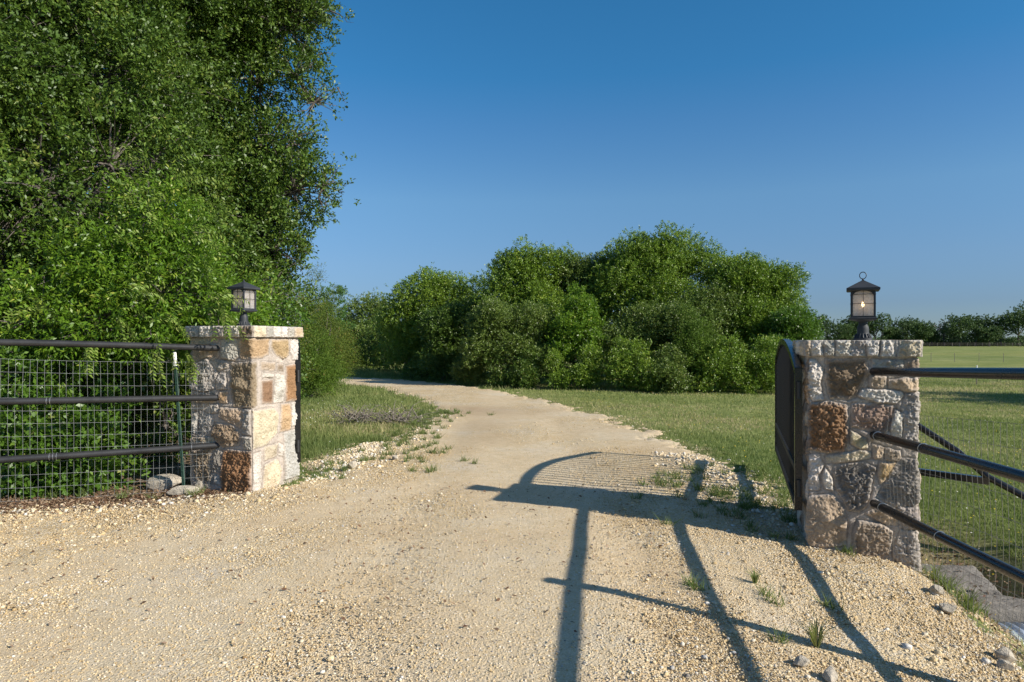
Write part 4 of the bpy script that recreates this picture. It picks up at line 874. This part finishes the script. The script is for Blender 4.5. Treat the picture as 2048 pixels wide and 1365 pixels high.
def lantern(label, loc, rz, ring=True, bulb_r=.013):
    root = empty('pillar_lantern', loc, rz); root.scale = (.88, .88, 1); tag(root, label, 'lantern', 'lanterns on the gate pillars')
    b = MB()
    b.lathe([(.071, 0), (.071, .016), (.062, .019), (.060, .022), (.046, .047), (.045, .060), (.045, .085), (.043, .098), (.034, .112), (.033, .14)], 28)
    for k in range(16):
        a = 2*math.pi*k/16; b.tube([(.064*math.cos(a), .064*math.sin(a), .018), (.0485*math.cos(a), .0485*math.sin(a), .048)], [.0055, .004], 6)
    for k in range(4):
        a = 2*math.pi*(k+.5)/4; b.lathe([(.006, .016), (.006, .024), (.003, .028)], 8, (.066*math.cos(a), .066*math.sin(a), 0))
    b.build('mount', M['black_lamp'], root, True)
    t = MB(); hw = .102
    def sq(z, h_): return [(-h_, -h_, z), (h_, -h_, z), (h_, h_, z), (-h_, h_, z)]
    def loft(mb, secs):
        v = [p_ for z, h_ in secs for p_ in sq(z, h_)]; f = [(3, 2, 1, 0), tuple(4*(len(secs)-1)+i for i in range(4))]
        for i in range(len(secs)-1):
            for q in range(4): f.append((4*i+q, 4*i+(q+1) % 4, 4*i+4+(q+1) % 4, 4*i+4+q))
        mb.add(v, f)
    loft(t, [(.136, .035), (.148, .090), (.152, .102), (.160, .102), (.166, .094)]); t.build('tray', M['black_lamp'], root)
    fr_ = MB(); h0, h1, zb, zt_ = .0895, .091, .166, .364
    for sx in (-1, 1):
        for sy in (-1, 1): fr_.box((sx*(h0-.006), sy*(h0-.006), (zb+zt_)/2), (.016, .016, zt_-zb))
    # arched head plates and bars per side
    for k in range(4):
        ca, sa = math.cos(k*math.pi/2), math.sin(k*math.pi/2)
        def R_(x, y, z): return (x*ca-y*sa, x*sa+y*ca, z)
        na = 10; hw2 = .0755; v = []; f = []
        for i in range(na+1):
            x_ = -hw2+2*hw2*i/na; za = .325+.032*math.sqrt(max(0, 1-(x_/hw2)**2)); v += [R_(x_, -h0+.001, za), R_(x_, -h0+.001, zt_-.001), R_(x_, -h0+.007, za), R_(x_, -h0+.007, zt_-.001)]
        for i in range(na):
            a = 4*i; c = a+4; f += [(a, c, c+1, a+1), (a+2, a+3, c+3, c+2), (a, a+2, c+2, c)]
        fr_.add(v, f)
        fr_.box(R_(0, -h0-.001, (zb+.357)/2), ((.004, .004, .357-zb)))
        for zz in (.265, .332): fr_.tube([R_(-.085, -h0-.003, zz), R_(.085, -h0-.003, zz)], .0021, 6)
        fr_.box(R_(0, -h0+.003, zb+.005), ((.15, .006, .01) if k % 2 == 0 else (.006, .15, .01)))
    fr_.build('cage', M['black_lamp'], root)
    gl = MB()
    for k in range(4):
        ca, sa = math.cos(k*math.pi/2), math.sin(k*math.pi/2)
        c = (0*ca-(-h0+.012)*sa, 0*sa+(-h0+.012)*ca, (zb+zt_)/2); gl.box(c, ((.152, .002, zt_-zb-.006) if k % 2 == 0 else (.002, .152, zt_-zb-.006)))
    gl.build('glass', M['glass'], root)
    rf = MB(); loft(rf, [(.358, .116), (.363, .123), (.378, .123), (.3785, .119), (.436, .010), (.444, .007)]); rf.build('roof', M['black_lamp'], root)
    if ring:
        rg = MB(); rg.tube([(.025*math.cos(a), 0, .473+.025*math.sin(a)) for a in np.linspace(0, 2*math.pi, 25)], .0033, 8, False)
        rg.lathe([(.007, .44), (.008, .446), (.004, .452)], 10); rg.build('hanging_ring', M['black_lamp'], root, True)
    else:
        rg = MB(); rg.lathe([(.007, .44), (.008, .446), (.004, .456)], 10); rg.build('finial', M['black_lamp'], root, True)
    cs = MB()
    for k in range(2):
        cs.lathe([(.012, .166), (.012, .232), (.010, .234)], 12, ((k-.5)*.055, .012, 0))
    cs.build('candle_sleeve', M['sleeve'], root, True)
    bl = MB(); bl.lathe([(.004, .236), (bulb_r*.8, .248), (bulb_r*.7, .258), (.003, .272), (.001, .276)], 14, (0, -.005, .008)); bl.build('bulb', M['bulb'], root, True)
    return root
lantern('black square lantern with a hanging ring and glowing bulb, on the right pillar', (2.56, 4.98, ZT_R), rad(-26))
lantern('black square lantern without a ring, set cornerwise on the left pillar', (-2.605, 6.63, ZT_L), rad(-24), False, .008)

# ------------------------------------------------------------------ gate leaves
def gate(label, A, B, flip, zb=.19, top=(1.185, 1.395, 1.175), peak=.55):
    A = np.array(A); B = np.array(B); Ln = float(np.linalg.norm(B-A)); ang = math.atan2(B[1]-A[1], B[0]-A[0])
    root = empty('gate_leaf', (A[0], A[1], 0), ang); tag(root, label, 'gate', 'open leaves of the driveway gate')
    def zt_(t):
        if t < peak: u = 1-t/peak; return top[1]-(top[1]-top[0])*(u**2.1)
        u = (t-peak)/(1-peak); return top[1]-(top[1]-top[2])*(u**1.9)
    ts = 26; pts = [(Ln*i/ts, zt_(i/ts)) for i in range(ts+1)]
    fr_ = MB(); w = .05
    def bar(seq, w_, d_, mb):
        v = []; n = len(seq)
        for i, (x, z) in enumerate(seq):
            x0_, z0_ = seq[max(i-1, 0)]; x1_, z1_ = seq[min(i+1, n-1)]; l_ = math.hypot(x1_-x0_, z1_-z0_); nx, nz = -(z1_-z0_)/l_, (x1_-x0_)/l_
            for sx, sy in ((-1, -1), (1, -1), (1, 1), (-1, 1)): v.append((x+nx*w_/2*sx, sy*d_/2, z+nz*w_/2*sx))
        f = [(0, 1, 2, 3), tuple(4*(n-1)+q for q in (3, 2, 1, 0))]
        for i in range(n-1):
            for q in range(4): f.append((4*i+q, 4*i+4+q, 4*i+4+(q+1) % 4, 4*i+(q+1) % 4))
        mb.add(v, f)
    bar(pts, w, .052, fr_)
    bar([(0, zb), (0, pts[0][1]+.02)], w, .050, fr_); bar([(Ln, zb), (Ln, pts[-1][1]+.02)], w, .050, fr_)
    fr_.build('frame', M['black_gloss'], root)
    rl = MB(); bar([(.02, zb+.03), (Ln-.02, zb+.03)], .048, .046, rl); rl.build('rail', M['black_matt'], root)
    rl = MB(); bar([(.02, .48), (Ln-.02, .48)], .045, .044, rl); rl.build('rail', M['black_matt'], root)
    n = 24
    me = None
    for i in range(1, n):
        x = Ln*i/n; pk = MB(); z1 = zt_(i/n)
        pk.box((x, 0, (zb+.03+z1)/2), (.025, .025, z1-zb-.04)); pk.build('picket', M['black_matt'], root)
    for z in (.35, 1.05):
        hg = MB(); hg.tube([(-.035, 0, z-.06), (-.035, 0, z+.06)], .014, 10); hg.box((-.03, 0, z), (.03, .02, .05))
        hg.build('hinge', M['black_satin'], root)
    return root
gate('black arched picket gate leaf swung open, beside the right pillar', (2.055, 4.90), (2.915, 7.50), False)
gate('black gate leaf seen edge-on behind the left pillar', (-2.15, 6.86), (-2.93, 9.28), True)

# ------------------------------------------------------------------ pipe fences
def wire_mesh(name, A, B, zlo, zhi, mat, root, r=.0016, dv=.0508, dh=.1016, wob=.004, seed=1, org=(0, 0, 0), ztop_var=0.0):
    rr = random.Random(seed); A = Vector((*A, 0)); B = Vector((*B, 0)); Ln = (B-A).length; d = (B-A)/Ln; n_ = Vector((-d.y, d.x, 0)); org = Vector(org)
    def pt(s, z):
        b = .022*math.sin(s*2.3+seed)*math.sin(z*3.1)+wob*math.sin(s*5.1+z*7)
        return A+d*(s+.003*math.sin(z*4+s*3))+n_*b+Vector((0, 0, z+.012*math.sin(s*1.7+seed)))-org
    mb = MB(); nv = int(Ln/dv)
    for i in range(nv+1):
        s = i*dv+rr.uniform(-.003, .003); bx = A+d*s; z0 = zlo(s) if callable(zlo) else zlo; z1 = zhi(s) if callable(zhi) else zhi
        k = 10; mb.tube([pt(s+.0015*math.sin(q*1.3+i), z0+(z1-z0)*q/k) for q in range(k+1)], r, 4, False)
    nh = int(((zhi(0) if callable(zhi) else zhi)-(zlo(0) if callable(zlo) else zlo))/dh)
    for j in range(nh+1):
        seq = []
        for q in range(int(Ln/.06)+1):
            s = q*.06; z1 = zhi(s) if callable(zhi) else zhi; z0 = zlo(s) if callable(zlo) else zlo
            seq.append(pt(s, z0+(z1-z0)*j/nh+.0012*math.sin(q*1.9+j)))
        mb.tube(seq, r*1.05, 4, False)
    return mb.build(name, mat, root)
def pipe_fence(label, A, B, zA, zB, ext, mat, rad_, ties, wire, post_s, seed):
    """A at the pillar face, B a second point on the line; zA, zB rail heights at each"""
    A = np.array(A); B = np.array(B); Ln = float(np.linalg.norm(B-A)); d = (B-A)/Ln
    root = empty('pipe_fence', (A[0], A[1], 0)); tag(root, label, 'fence', 'pipe and wire fences flanking the gate')
    for a, b in zip(zA, zB):
        mb = MB(); k = 14; pts = []
        for i in range(k+1):
            s = -.06+(ext+.06)*i/k; z = a+(b-a)*s/Ln
            pts.append((d[0]*s, d[1]*s, z+.004*math.sin(s*2+a*9)))
        rl = None; mb.tube(pts, rad_, 20); rl = mb.build('rail', mat, root, True)
        for s in ties(a):
            z = a+(b-a)*s/Ln; t = MB(); p0 = Vector((d[0]*s, d[1]*s, z+.004*math.sin(s*2+a*9))); dd = Vector((d[0], d[1], (b-a)/Ln)).normalized()
            u = dd.cross(Vector((0, 0, 1))).normalized(); v = u.cross(dd); R2 = rad_+.0022
            t.tube([p0+u*math.cos(q)*R2+v*math.sin(q)*R2+dd*.012*math.sin(q*.5) for q in np.linspace(0, 2*math.pi, 19)], .0019, 5, False)
            t.build('wire_tie', M['tie'], rl)
    for s in post_s:
        mb = MB(); x, y = d[0]*s, d[1]*s; zt_ = zA[0]+(zB[0]-zA[0])*s/Ln+.075; zg_ = zg(A[0]+x, A[1]+y)
        mb.tube([(x, y, zg_-.3), (x, y, zt_)], .044, 20); mb.tube([(x, y, zt_), (x, y, zt_+.012), (x, y, zt_+.03)], [.047, .046, .01], 20)
        mb.build('post', mat, root, True)
    wire(root, A, d); return root
def wL(root, A, d):
    B = A+d*3.4; off = fnrm*.035
    wire_mesh('wire_mesh', A+off+d*-.02, B+off, lambda s: .03+.05*s/1.7, lambda s: 1.20+.035*s, M['wire'], root, .00125, seed=3, org=(A[0], A[1], 0))
pipe_fence('black three-rail pipe fence with welded wire running left from the left pillar', FA, FB, (1.335, .868, .432), (1.388, .907, .421), 3.6, M['black_satin'], .0285,
           lambda a: ([1.30, 1.325] if a == .868 else [1.255, 1.28, 1.305, .22] if a == .432 else []), wL, [3.3], 1)
def wR(root, A, d):
    off = np.array([.04, 0]); A2 = A+off+np.array([.03, .0])
    wire_mesh('wire_mesh', A2, A2+d*5.0, lambda s: -.10 if s < .4 else -.22, lambda s: .925+.045*s, M['wire_dark'], root, .0011, seed=5, wob=.008, org=(A[0], A[1], 0))
pipe_fence('glossy black three-rail pipe fence with fine wire coming forward from the right pillar', (2.49, 4.675), (2.375, 3.18), (1.195, .75, .281), (1.243, .770, .303), 5.3, M['black_gloss'], .0288,
           lambda a: ([.03, .62] if a == .75 else [.10, .80] if a == .281 else []), wR, [1.83, 4.3], 2)

# green steel post with a white tip
root = empty('fence_post', (-2.99, 6.20, 0)); tag(root, 'leaning green steel post with a white tip at the end of the left wire', 'fence post')
mb = MB(); x0_, x1_ = 0.02, -.085
mb.tube([(x0_, 0, -.1), (x1_*.9, .02, 1.17)], .015, 6); mb.tube([(x0_+.013, -.012, -.1), (x1_*.9+.013, .008, 1.17)], .005, 5)
for i in range(16):
    t = .1+i*.052; mb.box((x0_+(x1_*.9-x0_)*t+.004, .02*t-.017, -.1+1.27*t), (.016, .012, .012))
mb.build('post', M['green_post'], root)
mb = MB(); mb.tube([(x1_*.9, .02, 1.172), (x1_, .022, 1.30)], .0155, 6); mb.build('painted_tip', M['white_paint'], root)

# black pipe brace behind the right fence
def pipe_thing(name, label, cat, segs, rad_, mat, pn, group=None):
    base = segs[0][0]; root = empty(name, (base[0], base[1], 0)); tag(root, label, cat, group)
    for s in segs:
        mb = MB(); mb.tube([(p_[0]-base[0], p_[1]-base[1], p_[2]) for p_ in s], rad_, 16); mb.build(pn, mat, root, True)
    return root
q0 = P(1790, 822, 6.1); q1 = P(1914, 903, 5.75); q2 = P(1976, 955, 5.55); q3 = P(2048, 993, 5.4); q4 = P(2250, 1150, 5.1)
a0 = P(1790, 945, 6.1); br = pipe_thing('pipe_brace', 'black pipe brace slanting down through the grass behind the right fence', 'brace', [[q0, q1, q2, q3, q4]], .027, M['black_gloss'], 'diagonal')
mb = MB(); mb.box(((a0[0]+q2[0])/2-q0[0], (a0[1]+q2[1])/2-q0[1], (a0[2]+q2[2])/2+.002), (math.dist(a0[:2], q2[:2])+.02, .05, .055), math.atan2(q2[1]-a0[1], q2[0]-a0[0])); mb.build('cross_arm', M['black_gloss'], br)
for pp in (q0, a0, q4):
    mb = MB(); mb.tube([(pp[0]-q0[0], pp[1]-q0[1], -.3), (pp[0]-q0[0], pp[1]-q0[1], max(pp[2], .1))], .03, 14); mb.build('leg', M['black_gloss'], br, True)
    if pp is a0: pass

# slab, culvert pipe, broken block in the ditch
def slab(name, pts, z, th, label, cat, seed, mat):
    c = np.mean(pts, 0); poly = [(a-c[0], b-c[1]) for a, b in pts]
    n = 44; xs = np.linspace(min(p_[0] for p_ in poly), max(p_[0] for p_ in poly), n); 
    # bilinear patch through four corners
    (a, b, c_, d_) = [np.array(p_) for p_ in poly]; V = []; F = []
    for lay, zz in ((0, z), (1, z-th)):
        for i in range(n):
            for j in range(n):
                u, v = i/(n-1), j/(n-1); p_ = (a*(1-u)+b*u)*(1-v)+(d_*(1-u)+c_*u)*v
                e = min(u, 1-u, v, 1-v); V.append((p_[0], p_[1], zz-(.012*math.exp(-e*30) if lay == 0 else 0)))
    V = np.array(V); top = V[:n*n]; top[:, 2] += .014*fbm(top[:, 0]*7+seed, top[:, 1]*7, 0, 4)+.006*fbm(top[:, 0]*40+seed, top[:, 1]*40, 0, 3)
    V[:, 0] += .008*fbm(V[:, 0]*6, V[:, 1]*6, V[:, 2]*6+seed, 3)
    for i in range(n-1):
        for j in range(n-1):
            k = i*n+j; F.append((k, k+n, k+n+1, k+1)); F.append((n*n+k, n*n+k+1, n*n+k+n+1, n*n+k+n))
    for i in range(n-1):
        for a_, b_ in ((i*n, (i+1)*n), ((i+1)*n+n-1, i*n+n-1), (i+1, i), ((n-1)*n+i, (n-1)*n+i+1)):
            F.append((a_, n*n+a_, n*n+b_, b_))
    o = link(name, np_mesh(name, V, np.array(F), mat, False), None, (c[0], c[1], 0)); return tag(o, label, cat)
slab('concrete_slab', [(3.15, 5.33), (2.93, 4.80), (3.36, 4.68), (3.56, 5.25)], -.325, .22, 'grey concrete slab in the ditch nearest the right pillar', 'slab', 4, M['concrete'])
slab('concrete_slab', [(2.925, 4.79), (2.90, 4.44), (3.66, 4.36), (3.355, 4.67)], -.335, .24, 'grey concrete slab over the corrugated pipe in the ditch', 'slab', 9, M['concrete'])
slab('concrete_block', [(2.86, 4.10), (2.76, 3.80), (3.35, 3.72), (3.30, 4.04)], -.42, .25, 'dark broken concrete block below the corrugated pipe', 'slab', 12, M['concrete'])
V = []; F = []; n1, n2 = 26, 120
for i in range(n2+1):
    x_ = 2.80+i*1.3/n2; rr = .235+.010*math.sin(i*1.05)
    for j in range(n1+1):
        a = math.pi*(j/n1); V.append((x_, 4.27+rr*math.cos(a), -.60+rr*math.sin(a)*.92))
for i in range(n2):
    for j in range(n1):
        k = i*(n1+1)+j; F.append((k, k+1, k+n1+2, k+n1+1))
o = link('culvert_pipe', np_mesh('culvert_pipe', np.array(V), np.array(F), M['galv'], True)); sm = o.modifiers.new('wall', 'SOLIDIFY'); sm.thickness = .004
tag(o, 'bluish corrugated metal culvert pipe showing below the slab', 'pipe')

# fences in the pasture
def post_line(name, label, pts, wires, pr, root_mat, pn='post', wr=.003, seed=0, tip=None):
    root = empty(name, (pts[0][0], pts[0][1], 0)); tag(root, label, 'fence')
    b = pts[0]
    for i, (x, y, z0, z1) in enumerate(pts):
        mb = MB(); mb.tube([(x-b[0], y-b[1], z0-.1), (x-b[0]+.01, y-b[1], z1)], pr, 6); mb.build(pn, root_mat, root)
    w = MB()
    for h_ in wires:
        w.tube([(x-b[0], y-b[1], z0+(z1-z0)*h_) for x, y, z0, z1 in pts], wr, 4, False)
    w.build('wire', M['wire_dark'], root); return root
pts = []
for px, yb, yt in [(1790, 725, 705), (1862, 726, 706), (1909, 726, 706), (1958, 727, 706), (2007, 728, 707), (2060, 729, 707), (2120, 730, 708)]:
    d = 62; a = P(px, yb, d); z0 = zg(a[0], d); pts.append((a[0], d, z0, P(px, yt, d)[2]))
post_line('stake_fence', 'line of thin dark stakes across the far pasture', pts, (.3, .6, .9), .022, M['dead'], wr=.004)
pts = []
for px in (1800, 1953, 2130):
    d = 22.0; a = P(px, 770, d); z0 = zg(a[0], d); pts.append((a[0], d, z0, P(px, 732, d)[2]))
rt = post_line('field_fence', 'nearer wire field fence with a white-tipped post in the meadow', pts, tuple(np.linspace(.08, .92, 8)), .018, M['dead'], wr=.0022)
x_, y_, z0, z1 = pts[1]; mb = MB(); mb.tube([(x_-pts[0][0]+.008, 0, z1-.14), (x_-pts[0][0]+.01, 0, z1+.01)], .026, 6); mb.build('painted_tip', M['white_paint'], rt)
w = MB()
for i in range(0, 60):
    s = i/59; xx = pts[0][0]+(pts[2][0]-pts[0][0])*s; zz0 = pts[0][2]+(pts[2][2]-pts[0][2])*s; zz1 = pts[0][3]+(pts[2][3]-pts[0][3])*s
    w.tube([(xx-pts[0][0], 0, zz0+.02), (xx-pts[0][0], 0, zz1-.05)], .0016, 3, False)
w.build('stay_wire', M['wire_dark'], rt)
root = empty('rail_fence', (95, 236, 0)); tag(root, 'dark rail fence in front of the far tree line', 'fence')
mb = MB()
for i in range(44):
    x_ = 95+i*2.6; z_ = zg(x_, 236); mb = MB(); mb.tube([(x_-95, 0, z_-.2), (x_-95, 0, z_+1.35)], .09, 6); mb.build('post', M['dead'] if i % 9 == 4 else M['bark'], root)
mb = MB()
for hh in (.6, 1.2): mb.tube([(0, 0, zg(95, 236)+hh), (112, 0, zg(205, 236)+hh)], .045, 5)
mb.build('rail', M['bark'], root)
